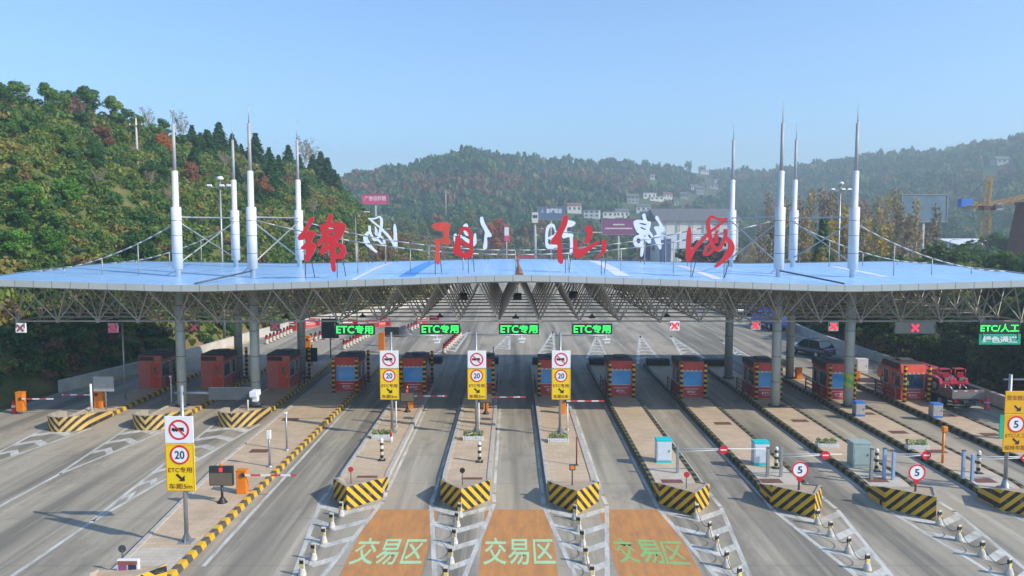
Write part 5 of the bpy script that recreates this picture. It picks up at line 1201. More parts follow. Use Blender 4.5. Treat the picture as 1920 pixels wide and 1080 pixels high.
# ------------------------------------------------------------------ foliage
NR = np.random.RandomState(5)
def rand_quads(n, size, pos, flat=0.0, nrm_bias=None):
    """n leaf clumps (n x 4 x 3) of random tilt around the given positions"""
    a = NR.normal(size=(n, 3)); 
    if nrm_bias is not None: a = a * (1 - flat) + nrm_bias * flat
    a /= np.linalg.norm(a, axis=1)[:, None] + 1e-9
    r = NR.normal(size=(n, 3)); u = np.cross(a, r); u /= np.linalg.norm(u, axis=1)[:, None] + 1e-9
    v = np.cross(a, u)
    s = (size * NR.uniform(.6, 1.4, n))[:, None]
    k = NR.uniform(.55, 1, n)[:, None]
    return np.stack([pos - u * s - v * s * k * .6, pos + u * s * .7 - v * s * k, pos + u * s + v * s * k * .7, pos - u * s * .6 + v * s * k], 1)
def shell(n, c, r, power=.5):
    d = NR.normal(size=(n, 3)); d /= np.linalg.norm(d, axis=1)[:, None]
    rr = NR.uniform(0.25, 1, n) ** power
    return np.array(c) + d * rr[:, None] * np.array(r), d
def quads_obj(name, Q, m, parent=None, tint=None):
    n = len(Q); me = bpy.data.meshes.new(name)
    me.vertices.add(n * 4); me.vertices.foreach_set('co', Q.reshape(-1).astype(np.float32))
    me.loops.add(n * 4); me.loops.foreach_set('vertex_index', np.arange(n * 4, dtype=np.int32))
    me.polygons.add(n); me.polygons.foreach_set('loop_start', np.arange(0, n * 4, 4, dtype=np.int32)); me.polygons.foreach_set('loop_total', np.full(n, 4, dtype=np.int32))
    me.materials.append(m)
    if tint is not None:
        at = me.attributes.new('tint', 'FLOAT_COLOR', 'FACE')
        at.data.foreach_set('color', np.concatenate([tint, np.ones((n, 1))], 1).reshape(-1).astype(np.float32))
    me.update(); me.validate()
    o = bpy.data.objects.new(name, me); COL.objects.link(o)
    if parent: o.parent = parent
    return o
def broad_blobs(h, w, nb, seed):
    r = random.Random(seed); out = []
    for i in range(nb):
        a = r.uniform(0, 6.28); q = r.uniform(.1, .62) * w; z = h * r.uniform(.38, .92)
        q *= 1.15 - .75 * max(0, (z / h - .6) / .4)
        out.append(((q * math.cos(a), q * math.sin(a), z), (w * r.uniform(.22, .4), w * r.uniform(.22, .4), h * r.uniform(.08, .16))))
    return out
def tree_proto(kind, seed):
    """unit-scaled prototypes, about 6 m tall; crown in object colour"""
    r = random.Random(seed); t = thing(kind + '_tree', '', 'tree')
    if kind == 'broadleaf':
        bl = broad_blobs(6, 2.6, 15, seed); Q = []
        for c, rr in bl:
            p, d = shell(120, c, rr); Q.append(rand_quads(120, .145, p, .6, d))
        tr = MB(); tr.tube((0, 0, -.6), (.05, .03, 2.6), .15, 7, .09)
        for c, rr in bl[:7]: tr.tube((.05, .03, 1.6 + r.uniform(0, .9)), c, .06, 5, .02)
    elif kind == 'conifer':
        Q = []; 
        for i in range(17):
            z = .7 + 5.4 * i / 17; R_ = 1.65 * (1 - i / 17.5) * r.uniform(.8, 1.1) + .08; n = int(34 + 130 * (1 - i / 17))
            a = NR.uniform(0, 6.283, n); q = R_ * NR.uniform(.2, 1, n) ** .6; lobe = 1 + .22 * np.sin(a * 5 + i)
            p = np.stack([q * lobe * np.cos(a), q * lobe * np.sin(a), z - .28 * q + NR.normal(0, .1, n)], 1)
            Q.append(rand_quads(n, .17, p, .62, np.stack([np.cos(a) * .5, np.sin(a) * .5, np.ones(n)], 1)))
        tr = MB(); tr.tube((0, 0, -.6), (0, 0, 5.6), .13, 7, .03)
    elif kind == 'poplar':
        Q = []
        tr = MB(); tr.tube((0, 0, -.3), (.04, 0, 5.9), .075, 6, .015)
        for i in range(26):
            z = 1.0 + 4.6 * i / 26; a = r.uniform(0, 6.28); L = .85 * (1 - i / 34); e = Vector((L * .55 * math.cos(a), L * .55 * math.sin(a), z + L))
            tr.tube((.02, 0, z), e, .022, 4, .008); 
            p, d = shell(13, tuple(Vector((0, 0, z)).lerp(e, .8)), (.26, .26, .36)); Q.append(rand_quads(13, .085, p))
    elif kind == 'bare':
        Q = []; tr = MB(); tr.tube((0, 0, -.5), (0, .05, 2.2), .10, 6, .06)
        for i in range(42):
            z = r.uniform(1.2, 3.4); a = r.uniform(0, 6.28); L = r.uniform(1.0, 2.4); e = Vector((L * .62 * math.cos(a), L * .62 * math.sin(a), z + L * .9)); tr.tube((0, .04, min(z, 2.2)), e, .03, 4, .008)
            for j in range(3):
                f = Vector((0, .04, min(z, 2.2))).lerp(e, r.uniform(.4, .9)); tr.tube(f, f + Vector((r.uniform(-.5, .5), r.uniform(-.5, .5), r.uniform(.2, .8))), .014, 3, .005)
            p, d = shell(8, tuple(e), (.4, .4, .4)); Q.append(rand_quads(8, .09, p))
    Q = np.concatenate(Q)
    tr.build('trunk', M['bark_pale'] if kind in ('poplar', 'bare') else M['bark'], t)
    quads_obj('crown', Q, M['leaf'], t)
    return t
PROTO = {k: [tree_proto(k, 10 * i + j) for j in range(3 if k != 'bare' else 2)] for i, k in enumerate(('broadleaf', 'conifer', 'poplar', 'bare'))}
PUSED = set(); TREES = []
def plant(kind, loc, h, w, col, cat_label, place, group):
    p = RN.choice(PROTO[kind])
    o = p if p.name not in PUSED else copy_tree(p); PUSED.add(p.name)
    o.location = loc; o.rotation_euler = (0, 0, RN.uniform(0, 6.28)); s = h / 6
    o.scale = (s * w, s * w, s); o['group'] = group
    j = RN.uniform(.85, 1.18)
    for ch in o.children:
        if ch.name.startswith('crown'): ch.color = (*[c * j for c in col], 1)
    TREES.append((o, cat_label, place)); return o

# ------------------------------------------------------------------ left hill
def W3(px, py, Y): q = AT(px, py, Y); return (q.x, Y, q.z)
HILL = [((-100, 15, 36), (-40, 5)), ((-98, 45, 38), (-39.5, 40)), ((-84, 78, 35), (-38.3, 62)), (W3(0, 185, 108), (-37.4, 64)), (W3(100, 195, 124), (-34.6, 77)), (W3(200, 232, 135), (-32.3, 92)), (W3(300, 258, 148), (-29.6, 106)), (W3(370, 272, 160), (-26, 114)), (W3(470, 292, 180), (-20.8, 124)),
        (W3(560, 318, 200), (-15, 138)), (W3(605, 350, 214), (-14, 160)), (W3(638, 392, 230), (-18, 200)), (W3(662, 430, 252), (-34, 235)), (W3(760, 447, 300), (-34, 268)), (W3(860, 456, 340), (-20, 305)), (W3(960, 468, 380), (5, 330))]
def hill_pt(t, v):
    i = min(int(t), len(HILL) - 2); f = t - i; f = f * f * (3 - 2 * f) * .5 + f * .5
    r = Vector(HILL[i][0]).lerp(Vector(HILL[i + 1][0]), f); ft = Vector((*HILL[i][1], -.25)).lerp(Vector((*HILL[i + 1][1], -.25)), f)
    if v <= 1:
        p = ft.lerp(r, v); p.z = -.25 + (r.z + .25) * (v ** .82)
    else:
        d = (r - ft); d.z = 0; p = r + d * (v - 1) * 1.0; p.z = r.z * (1 - .35 * (v - 1) - .6 * (v - 1) ** 2)
    e = min(1, v * 4)
    p.z += e * (1.6 * noise.noise(Vector((p.x * .06, p.y * .06, 0))) + .7 * noise.noise(Vector((p.x * .2, p.y * .2, 3))))
    return p
b = MB(); NT, NV = 150, 44
vs = [hill_pt((len(HILL) - 1) * i / NT, 1.6 * j / NV) for i in range(NT + 1) for j in range(NV + 1)]
b.add(vs, [(i * (NV + 1) + j, i * (NV + 1) + j + 1, (i + 1) * (NV + 1) + j + 1, (i + 1) * (NV + 1) + j) for i in range(NT) for j in range(NV)], 0, True)
hl = b.build('hill', M['hill']); hl['kind'] = 'structure'
def to_px(p):
    q = _rot.transposed() @ (Vector(p) - _org)
    if q.z > -1: return (-9999, -9999)
    return (960 - FPX * q.x / q.z, 540 + FPX * q.y / q.z)
# bush templates
def bush(n, leaf):
    Q = []
    for _ in range(5):
        c = (NR.uniform(-.5, .5), NR.uniform(-.5, .5), NR.uniform(.25, .75)); p, d = shell(n // 5, c, (NR.uniform(.4, .6), NR.uniform(.4, .6), NR.uniform(.3, .5))); Q.append(rand_quads(n // 5, leaf, p, .62, d))
    return np.concatenate(Q)
BUSH = [bush(150, .13) for _ in range(6)]
def scatter(name, pts, scales, tints, label_kind='stuff', temps=BUSH, m='leaf_tint'):
    out, tn = [], []
    for p, s, t in zip(pts, scales, tints):
        T = temps[NR.randint(len(temps))]; a = NR.uniform(0, 6.28); c_, s_ = math.cos(a), math.sin(a)
        Rm = np.array([[c_, -s_, 0], [s_, c_, 0], [0, 0, 1]])
        out.append((T @ Rm.T) * np.array([s[0], s[0], s[1]]) + np.array(p)); tn.append(np.array(t) * NR.uniform(.75, 1.25, (len(T), 1)))
    o = quads_obj(name, np.concatenate(out), M[m], None, np.concatenate(tn)); o['kind'] = 'stuff'; return o
PAL = {'g1': (.022, .062, .014), 'g2': (.052, .09, .018), 'g3': (.09, .115, .022), 'y': (.13, .115, .03), 'b': (.105, .062, .03), 'p': (.12, .078, .055), 'o': (.28, .095, .02), 'e': (.026, .055, .022)}
def hill_tint(p, px, py):
    n1 = noise.noise(Vector((p.x * .045, p.y * .045, 7))); n2 = noise.noise(Vector((p.x * .11, p.y * .11, 1)))
    low = py > 420 and px > 600
    br = .25 + .55 * n1 + .5 * n2 + (.6 if low else 0) + (.12 if 330 < py < 420 and px > 180 else 0)
    u = RN.random()
    if br > .72: return PAL['b'] if u < .3 else PAL['p'] if u < .5 else PAL['y'] if u < .8 else PAL['g3']
    if br > .42: return PAL['y'] if u < .25 else PAL['b'] if u < .31 else PAL['g3'] if u < .75 else PAL['g2']
    return PAL['g1'] if u < .28 else PAL['g2'] if u < .66 else PAL['g3'] if u < .92 else PAL['y']
pts, sc, tn = [], [], []
while len(pts) < 8500:
    t, v = RN.uniform(1.2, len(HILL) - 1), RN.uniform(.015, 1.12)
    p = hill_pt(t, v); px, py = to_px(p)
    if not (-60 < px < 1000 and 60 < py < 800): continue
    if px > 640 and RN.random() < .35: continue
    d = p.y / 120; s = RN.choice([.5, .65, .8, .9, 1.1, 1.5]) * RN.uniform(.85, 1.15) * (.8 + .35 * d)
    if v < .06: s *= .55
    pts.append((p.x, p.y, p.z - .25 * s)); sc.append((s, s * RN.uniform(.7, 1.25))); tn.append(hill_tint(p, px, py))
for i in range(900):
    p = hill_pt(RN.uniform(1.6, 9), RN.uniform(.012, .3)); s = RN.uniform(.6, 1.3)
    pts.append((p.x, p.y, p.z - .25)); sc.append((s, s)); tn.append(RN.choice([PAL['g1'], PAL['g2'], PAL['e'], PAL['g1'], PAL['b']]))
scatter('hill_shrubs', pts, sc, tn)

def hill_at_px(px, vmin, vmax, tries=4000):
    for _ in range(tries):
        t, v = RN.uniform(2, len(HILL) - 1), RN.uniform(vmin, vmax); p = hill_pt(t, v); q = to_px(p)
        if abs(q[0] - px) < 7: return p
    return None
GH = 'trees on the left hillside'
GRN = [(.03, .075, .016), (.05, .10, .02), (.08, .125, .022), (.035, .07, .025)]
def hillplant(px, v0, v1, kind, h, w, col, lab):
    p = hill_at_px(px, v0, v1)
    if p is None: return
    plant(kind, (p.x, p.y, p.z - .3), h * p.y / 130, w, col, lab, 'on the left hill', GH)
for i in range(26):                    # skyline
    px = 5 + i * 25 + RN.uniform(-8, 8); u = RN.random()
    if px > 330 and u < .8: hillplant(px, .93, 1.03, 'conifer', RN.uniform(2.6, 4.4), 1.4, (.022, .06, .018), 'dark conifer on the skyline')
    elif u < .88: hillplant(px, .93, 1.03, 'broadleaf', RN.uniform(3.2, 5.4), 1.15, RN.choice(GRN), 'broad green tree on the skyline')
    else: hillplant(px, .95, 1.03, 'bare', RN.uniform(5, 6.5), .9, (.13, .11, .06), 'thin half bare tree on the skyline')
for i in range(58):
    px = RN.uniform(0, 640); u = RN.random()
    if px > 360 and u < .75: hillplant(px, .5, .95, 'conifer', RN.uniform(3.6, 6.2), 1.3, (.025, .068, .016), 'dark pointed conifer on the slope')
    elif u < .8: hillplant(px, .2, .92, 'broadleaf', RN.uniform(2.6, 4.6), 1.0, RN.choice(GRN), 'rounded green tree on the slope')
    else: hillplant(px, .3, .9, 'bare', RN.uniform(3.5, 5), 1, (.16, .12, .06), 'pale bare tree on the slope')
for px, v0, v1, c, l in ((300, .72, .86, (.20, .075, .015), 'bright orange autumn tree'), (155, .8, .9, (.12, .072, .05), 'reddish brown bare tree'), (135, .84, .95, (.115, .072, .055), 'reddish brown bare tree'), (355, .6, .7, (.14, .065, .03), 'rusty small tree'), (490, .5, .6, (.13, .062, .03), 'rusty small tree'), (200, .66, .74, (.12, .06, .03), 'rusty small tree')):
    hillplant(px, v0, v1, 'broadleaf', 4.6, 1.0, c, l)
hillplant(570, .97, 1.02, 'bare', 7, .8, (.12, .10, .08), 'leafless tree on the skyline'); hillplant(585, .95, 1.02, 'bare', 6.5, .8, (.12, .10, .08), 'leafless tree on the skyline')
for px in (60, 100, 30, 130): hillplant(px, .25, .45, 'broadleaf', 6, 1.2, (.05, .12, .015), 'bright green bushy tree low on the slope')
# dark growth at the foot of the hill left of the booths
for i in range(9):
    y = 56 + i * 5.2; p = hill_pt(2.0 + i * .35, RN.uniform(.12, .3)); plant('broadleaf', (p.x - RN.uniform(0, 4), p.y, p.z - .3), RN.uniform(3.2, 5), 1.25, RN.choice([(.02, .05, .012), (.04, .08, .016)]), 'dark bushy tree at the slope foot', 'beside the left booths', 'bushy trees along the foot of the hill')

# ------------------------------------------------------------------ far hills
RIDGE = [(-200, 330, 520), (400, 350, 560), (560, 352, 590), (650, 341, 610), (690, 337, 620), (740, 326, 640), (800, 312, 655), (840, 298, 660), (880, 290, 665), (930, 297, 690), (1000, 303, 720), (1100, 309, 780), (1200, 315, 850), (1300, 322, 930), (1370, 327, 980), (1440, 326, 960), (1500, 320, 920), (1560, 309, 890), (1640, 296, 860), (1700, 291, 830), (1760, 291, 800), (1800, 284, 770), (1860, 275, 720), (1920, 262, 680), (2050, 240, 640), (2300, 220, 600)]
def far_pt(px, v):
    xs_ = [r[0] for r in RIDGE]; py = float(np.interp(px, xs_, [r[1] for r in RIDGE])); Dr = float(np.interp(px, xs_, [r[2] for r in RIDGE]))
    Df = float(np.interp(px, [-200, 600, 1000, 1400, 1700, 2300], [300, 330, 350, 360, 330, 250]))
    zr = AT(px, py, Dr).z
    Y = Df + (Dr - Df) * v; X = AT(px, 400, Y).x
    if v <= 1: z = -.5 + (zr + .5) * (.55 * v + .45 * v * v)
    else: z = zr * (1 - .9 * (v - 1))
    e = min(1, v * 3) * max(0, min(1, (1.02 - v) * 6) if v < 1.02 else 0)
    z += e * (9 * noise.noise(Vector((X * .007, Y * .009, 5))) + 4 * noise.noise(Vector((X * .02, Y * .02, 2))))
    return Vector((X, Y, z))
b = MB(); NT, NV = 130, 34
vs = [far_pt(-200 + 2500 * i / NT, 1.5 * j / NV) for i in range(NT + 1) for j in range(NV + 1)]
b.add(vs, [(i * (NV + 1) + j, i * (NV + 1) + j + 1, (i + 1) * (NV + 1) + j + 1, (i + 1) * (NV + 1) + j) for i in range(NT) for j in range(NV)], 0, True)
b.build('far_hills', M['far'])['kind'] = 'structure'
HS = [(1035 + 40, 399, 9, 4.5, 7, 400, 'wall_white', 'tile_red', 'small house with rusty roof right of the slate blue billboard', 1), (1110, 408, 10, 5, 8, 400, 'wall_white', 'wall_grey', 'white flat house above the purple billboard, left one', 2), (1142, 408, 9, 3.6, 8, 390, 'wall_white', 'wall_grey', 'white flat house above the purple billboard, right one', 1), (1185, 380, 9, 5.5, 8, 480, 'wall_grey', 'roof_tile', 'grey house on the wooded slope above the warehouse', 2), (1215, 372, 11, 5, 8, 520, 'wall_white', 'wall_white', 'white house with long flat roof on the slope', 1), (1228, 376, 12, 3, 8, 510, 'wall_white', 'wall_white', 'low white annex on the slope beside the white house', 1),
      (1300, 357, 8, 5, 8, 640, 'wall_white', 'roof_tile', 'pale house on the far slope, left of a pair', 2), (1310, 362, 8, 6, 8, 620, 'wall_grey', 'roof_tile', 'beige house on the far slope, right of a pair', 2), (1318, 322, 12, 4, 8, 860, 'wall_white', 'wall_white', 'tiny white house near the far ridge', 1), (1335, 353, 12, 4, 8, 700, 'wall_white', 'wall_grey', 'small white house right of the pair on the far slope', 1), (1222, 336, 6, 6, 6, 800, 'wall_white', 'tile_red', 'tiny white turret-like house high on the slope', 1), (1262, 386, 7, 3, 6, 460, 'wall_white', 'wall_white', 'tiny white shed low on the slope', 1), (1165, 408, 8, 4, 7, 380, 'wall_white', 'roof_tile', 'pale shed behind the purple billboard', 1), (1872, 306, 13, 4, 9, 520, 'wall_grey', 'roof_tile', 'grey house high on the right hill', 1), (1205, 398, 9, 4, 7, 400, 'wall_white', 'roof_tile', 'pale cottage just above the octagonal building', 1), (1250, 371, 8, 4, 7, 560, 'wall_white', 'tile_red', 'white cottage with rusty roof right of the long flat white house', 1), (1282, 372, 8, 4, 7, 560, 'wall_grey', 'roof_tile', 'grey cottage on the slope above the warehouse roof', 1), (1345, 342, 10, 4, 8, 760, 'wall_white', 'wall_grey', 'small white house high on the slope left of the right masts', 1)]

def house_spot(px, base, Y):
    if Y < 340: q = AT(px, base, Y); return q
    return min((far_pt(px, k / 80) for k in range(80)), key=lambda p: abs(to_px(p)[1] - base))
HPOS = []
for h_ in HS: HPOS.append((h_[0], house_spot(h_[0], h_[1], h_[5]), h_[2]))
def farbush(n, leaf, tall):
    Q = []
    for _ in range(3):
        c = (NR.uniform(-.35, .35), NR.uniform(-.35, .35), NR.uniform(.35, .7)); p, d = shell(n // 3, c, (.5, .5, .4)); 
        if tall: k = np.clip(1.15 - p[:, 2], .12, 1)[:, None]; p[:, :2] *= k
        Q.append(rand_quads(n // 3, leaf, p, .66, d))
    return np.concatenate(Q)
FB = [farbush(42, .2, i % 2) for i in range(6)]
pts, sc, tn = [], [], []
while len(pts) < 8500:
    px = RN.uniform(540, 1990); v = RN.uniform(.0, 1.03) ** .9
    p = far_pt(px, v); q = to_px(p)
    n1 = noise.noise(Vector((p.x * .012, p.y * .012, 4))); n2 = noise.noise(Vector((p.x * .03, p.y * .03, 9)))
    if n2 < -.42 and v < .6: continue
    if any(abs(q[0] - hp) < hw_ * 1.1 * FPX / hq.y and -75 < p.y - hq.y < 8 for hp, hq, hw_ in HPOS): continue
    s = RN.uniform(2.6, 5.2) * (.7 + .5 * p.y / 700)
    u = RN.random()
    red = (335 < q[1] < 372 and 780 < q[0] < 1230 and n1 + n2 > -.25 and u < .62) or (n1 > .25 and u < .4)
    c = (PAL['b'] if u < .3 else (.115, .07, .035)) if red else (.022, .055, .02) if u < .35 else (.035, .08, .022) if u < .75 else (.065, .10, .028) if u < .92 else (.12, .10, .04)
    pts.append((p.x, p.y, p.z - .4)); sc.append((s, s * RN.uniform(1.0, 1.9))); tn.append(c)
scatter('far_forest', pts, sc, tn, temps=FB)

# ------------------------------------------------------------------ trees of the valley and the right bank
GV = 'trees of the valley behind the canopy'
def at_ground(px, Y, z=0): q = AT(px, 400, Y); return (q.x, Y, z)
for i in range(85):                    # pale poplars at right
    px = RN.uniform(1425, 1760); Y = RN.uniform(118, 190); plant('poplar', at_ground(px, Y), RN.uniform(13, 20.5) * (Y / 150) ** .8, .8, RN.choice([(.16, .12, .035), (.13, .11, .06), (.09, .09, .045), (.14, .10, .065)]), 'slender pale poplar, sparse yellow leaves', 'behind the right masts', 'bare poplars behind the right masts')
for px, Y, h in ((1560, 118, 15), (1602, 122, 14.5), (1655, 120, 14), (1545, 112, 11), (1625, 124, 15.5), (1585, 126, 17)): plant('poplar', at_ground(px, Y), h, 1.15, (.19, .135, .018), 'full yellow leaved poplar', 'behind the right masts', 'bare poplars behind the right masts')
plant('conifer', at_ground(1545, 115), 15, .7, (.03, .065, .02), 'dark conifer among the poplars', 'behind the right masts', GV)
for (px, Y, h, w, k, c, lab) in ((930, 300, 17, 1.0, 'broadleaf', (.20, .075, .03), 'rust coloured round tree beside white 仙'), (1330, 190, 11, 1.5, 'broadleaf', (.075, .035, .025), 'dark reddish bushy tree behind red 海'), (1290, 200, 8, 1.4, 'broadleaf', (.05, .06, .02), 'dark green bushy tree left of red 海'), (1160, 260, 9, 1.2, 'broadleaf', (.09, .13, .02), 'yellow green tree under the purple billboard'), (1120, 300, 11, 1.2, 'broadleaf', (.05, .09, .02), 'green tree left of the purple billboard'),
        (1080, 320, 10, 1.3, 'broadleaf', (.13, .09, .04), 'brownish tree between the billboards'), (880, 330, 11, 1.3, 'broadleaf', (.04, .08, .02), 'green tree left of the rust coloured tree'), (1240, 300, 7, 1.6, 'broadleaf', (.06, .09, .02), 'low green tree in front of the warehouse'), (1400, 210, 10, 1.2, 'bare', (.2, .14, .05), 'half bare brown tree right of the warehouse'), (1430, 200, 12, 1.1, 'bare', (.22, .15, .05), 'half bare ochre tree beside the right rear mast')):
    plant(k, at_ground(px, Y), h, w, c, lab, '', GV)
for i in range(34):                    # bushes and trees behind the pink billboard
    px = RN.uniform(650, 1010); Y = RN.uniform(335, 400); p = far_pt(px, max(0, (Y - 330) / 290)); k = RN.choice(['broadleaf', 'conifer', 'broadleaf'])
    plant(k, (p.x, p.y, p.z - .3), RN.uniform(9, 16), .95, RN.choice([(.03, .07, .018), (.05, .095, .02), (.085, .10, .025), (.15, .08, .035)]), 'green %s behind the rooftop letters' % ('conifer' if k == 'conifer' else 'leafy tree'), '', GV)
for i in range(26):
    px = RN.uniform(1020, 1900); Y = RN.uniform(340, 430); p = far_pt(px, max(0, (Y - 350) / 420))
    if any(abs(px - hp) < 14 for hp, hq, hw_ in HPOS): continue
    plant('broadleaf', (p.x, p.y, p.z - .3), RN.uniform(8, 14), 1.1, RN.choice([(.03, .07, .02), (.05, .09, .02), (.10, .09, .03)]), 'hazy leafy tree', 'among the far houses', GV)
GR = 'dense trees along the right bank'
for i in range(46):
    y = RN.uniform(58, 120); x = 40.5 + RN.uniform(0, 1) ** 1.3 * 30 + (3 if y > 95 else 0); h = RN.uniform(6, 10.5) * (1.0 if x > 46 else .75)
    k = 'broadleaf' if RN.random() < .8 else 'bare'
    plant(k, (x, y, -.1), h, 1.15, RN.choice([(.025, .055, .014), (.045, .08, .018), (.07, .09, .02), (.09, .085, .025)]), 'dark leafy tree' if k == 'broadleaf' else 'thin bare tree', 'on the right bank', GR)
for i in range(34):
    y = 50 + i * 1.5 + RN.uniform(-.5, .5); x = 39 + RN.uniform(0, 6.5); plant('broadleaf', (x, y, -.1), RN.uniform(3.6, 6.4), 1.35, RN.choice([(.018, .042, .012), (.03, .055, .014), (.04, .065, .016)]), 'dense dark roadside tree', 'on the right bank', GR)
for i in range(16):
    y = 56 + i * 3.4; plant('broadleaf', (50 + RN.uniform(-3, 8), y, -.1), RN.uniform(8.5, 12), 1.2, RN.choice([(.03, .06, .016), (.05, .08, .02)]), 'tall dark green tree', 'on the right bank', GR)
for (x, y, h, c, lab) in ((38.6, 84, 2.3, (.22, .085, .02), 'orange leaved shrub tree'), (38.5, 79, 2.8, (.20, .14, .02), 'yellow leaved shrub tree'), (39.6, 86, 2.6, (.06, .10, .02), 'low green shrub tree'), (40.5, 92, 2.6, (.03, .06, .02), 'dark low shrub tree'), (40, 80, 2.6, (.03, .055, .02), 'dark low shrub tree')): plant('broadleaf', (x, y, -.1), h, 1.2, c, lab, 'on the right bank', GR)
for i, Y in enumerate((150, 160, 172, 185, 200)): plant('broadleaf', at_ground(1800 + 40 * (i % 4), Y), RN.uniform(7, 12), 1.3, (.035, .075, .018), 'green bushy tree', 'behind the crane', GV)
pts, sc, tn = [], [], []
for i in range(900):
    y = RN.uniform(35, 125); x = RN.uniform(38.2, 75); s = RN.uniform(.5, 1.2); pts.append((x, y, -.2)); sc.append((s, s * .9)); tn.append(RN.choice([PAL['g1'], PAL['g2'], PAL['g1'], PAL['e'], PAL['y']]))
for i in range(700):
    px = RN.uniform(640, 1500); Y = RN.uniform(210, 340); q = AT(px, 400, Y); s = RN.uniform(.8, 2.2); pts.append((q.x, Y, -.2)); sc.append((s, s * .8)); tn.append(RN.choice([PAL['g2'], PAL['b'], PAL['y'], PAL['p'], PAL['g3']]))
scatter('undergrowth', pts, sc, tn)
# every tree gets its own words
from collections import defaultdict
grp = defaultdict(list)
for o, l, pl in TREES: grp[(l, pl)].append(o)
for (l, pl), os_ in grp.items():
    if len(os_) == 1: os_[0]['label'] = (l + ' ' + pl).strip(); continue
    os_.sort(key=lambda o: to_px(o.location)[0])
    for i, o in enumerate(os_): o['label'] = '%s %s, %s from left' % (l, pl, nth(i))
for ps in PROTO.values():              # drop prototypes that never got planted
    for p in ps:
        if p.name not in PUSED:
            for ch in list(p.children): bpy.data.objects.remove(ch)
            bpy.data.objects.remove(p)

# ------------------------------------------------------------------ billboards, houses and other far things
def billboard(px0, px1, py0, py1, Y, m, label, lines, post=True):
    a, c = AT(px0, py1, Y), AT(px1, py0, Y); w, h = c.x - a.x, c.z - a.z
    t = thing('billboard', label, 'billboard', ((a.x + c.x) / 2, Y, 0)); zc = (a.z + c.z) / 2
    b = MB(); b.box((0, .25, zc), (w, .5, h)); p = b.build('panel', M[m], t)
    b = MB()
    for (cx_, cz_, dx_, dz_) in ((0, h / 2, w + .3, .15), (0, -h / 2, w + .3, .15), (w / 2, 0, .15, h), (-w / 2, 0, .15, h)): b.box((cx_, .22, zc + cz_), (dx_, .62, dz_))
    b.build('frame', M['sign_frame'], t)
    for (txt, fx, fz, fw, fh, tm) in lines: lettering(txt, w * fw, h * fh, M[tm], p, (fx * w, -.02, zc + fz * h), bold=.02)
    if post:
        b = MB(); b.tube((0, .4, -.2), (0, .4, zc - h / 2), .35 if w > 7 else .2, 10); b.build('post', M['wall_grey'], t)
    return t
billboard(679, 728, 364, 383, 250, 'bb_pink', 'pink billboard reading 广告位招租 above the hillside scrub', [('广告位招租', 0, .13, .8, .42, 'sign_white'), ('1380 0902 788', .15, -.33, .5, .14, 'sign_white')] if False else [('广告位招租', 0, .08, .82, .45, 'sign_white')])
billboard(1008, 1058, 388, 412, 300, 'bb_blue', 'slate blue billboard reading 圣曜铝业 above red 仙', [('圣曜铝业', .12, .2, .6, .36, 'sign_white'), ('人', -.32, .2, .1, .32, 'cabinet')])
billboard(1128, 1192, 410, 440, 240, 'bb_purple', 'purple billboard with two faint text lines behind white 绵', [])
for f, wd in ((.14, .34), (-.12, .8)):
    b = MB(); b.box((0, -.03, (AT(1160, 425, 240).z) + f * 4.6), (10.5 * wd, .04, .42)); b.build('faint_text_line', M['wall_white'], bpy.data.objects['billboard.002'])
t = billboard(1690, 1777, 365, 416, 150, 'bb_mesh', 'large blank blue grey hoarding among the poplars', [])
def house(px, base, w, h, d, Y, wall, roofm, label, floors=1, flat=False, win=3, z0=None):
    q0_ = Y
    q = house_spot(px, base, Y); Y = q.y
    k_ = Y / q0_ * .8; w, h, d = w * k_, h * k_ * .9, d * k_
    t = thing('house', label, 'building', (q.x, Y, q.z), RN.uniform(-.2, .2), 'houses and sheds in the valley')
    b = MB(); b.box((0, 0, h / 2 - 1), (w, d, h + 2)); wl = b.build('wall', M[wall], t)
    if flat:
        b = MB(); b.box((0, 0, h + .15), (w + .7, d + .7, .3)); b.build('roof', M[roofm], t)
    else:
        b = MB(); b.add([(-w / 2 - .4, -d / 2 - .5, h), (w / 2 + .4, -d / 2 - .5, h), (w / 2 + .4, d / 2 + .5, h), (-w / 2 - .4, d / 2 + .5, h), (-w / 2 - .3, 0, h + d * .27), (w / 2 + .3, 0, h + d * .27)], [(0, 1, 5, 4), (2, 3, 4, 5), (1, 2, 5), (3, 0, 4), (0, 3, 2, 1)]); b.build('roof', M[roofm], t)
    for f in range(floors):
        for i in range(win):
            b = MB(); b.box((-w / 2 + w * (i + .5) / win, -d / 2 - .02, (f + .55) * h / floors), (w / win * .45, .06, h / floors * .42)); b.build('window', M['pane_dark'], t)
    return t
for h_ in HS: house(*h_[:10 - 1], flat=h_[7] in ('wall_grey', 'wall_white'), floors=h_[9], label=h_[8]) if False else house(h_[0], h_[1], h_[2], h_[3], h_[4], h_[5], h_[6], h_[7], h_[8], h_[9], h_[7] in ('wall_grey', 'wall_white'))
for (px, lab) in ((1003, 'left'),):    # lift cabin-like guard box beside the slate billboard
    q = AT(px, 420, 300); t = thing('guard_tower', 'small white tower box left of the slate blue billboard', 'tower', (q.x, 300, 0)); b = MB(); b.box((0, 0, AT(px, 408, 300).z), (2.4, 2.4, 4)); b.build('cabin', M['wall_white'], t); b = MB(); b.tube((0, 0, -.2), (0, 0, AT(px, 417, 300).z), .5, 8); b.build('leg', M['wall_grey'], t); b = MB(); b.box((0, -1.22, AT(px, 406, 300).z), (1.8, .06, 1.2)); b.build('window', M['pane_dark'], t)
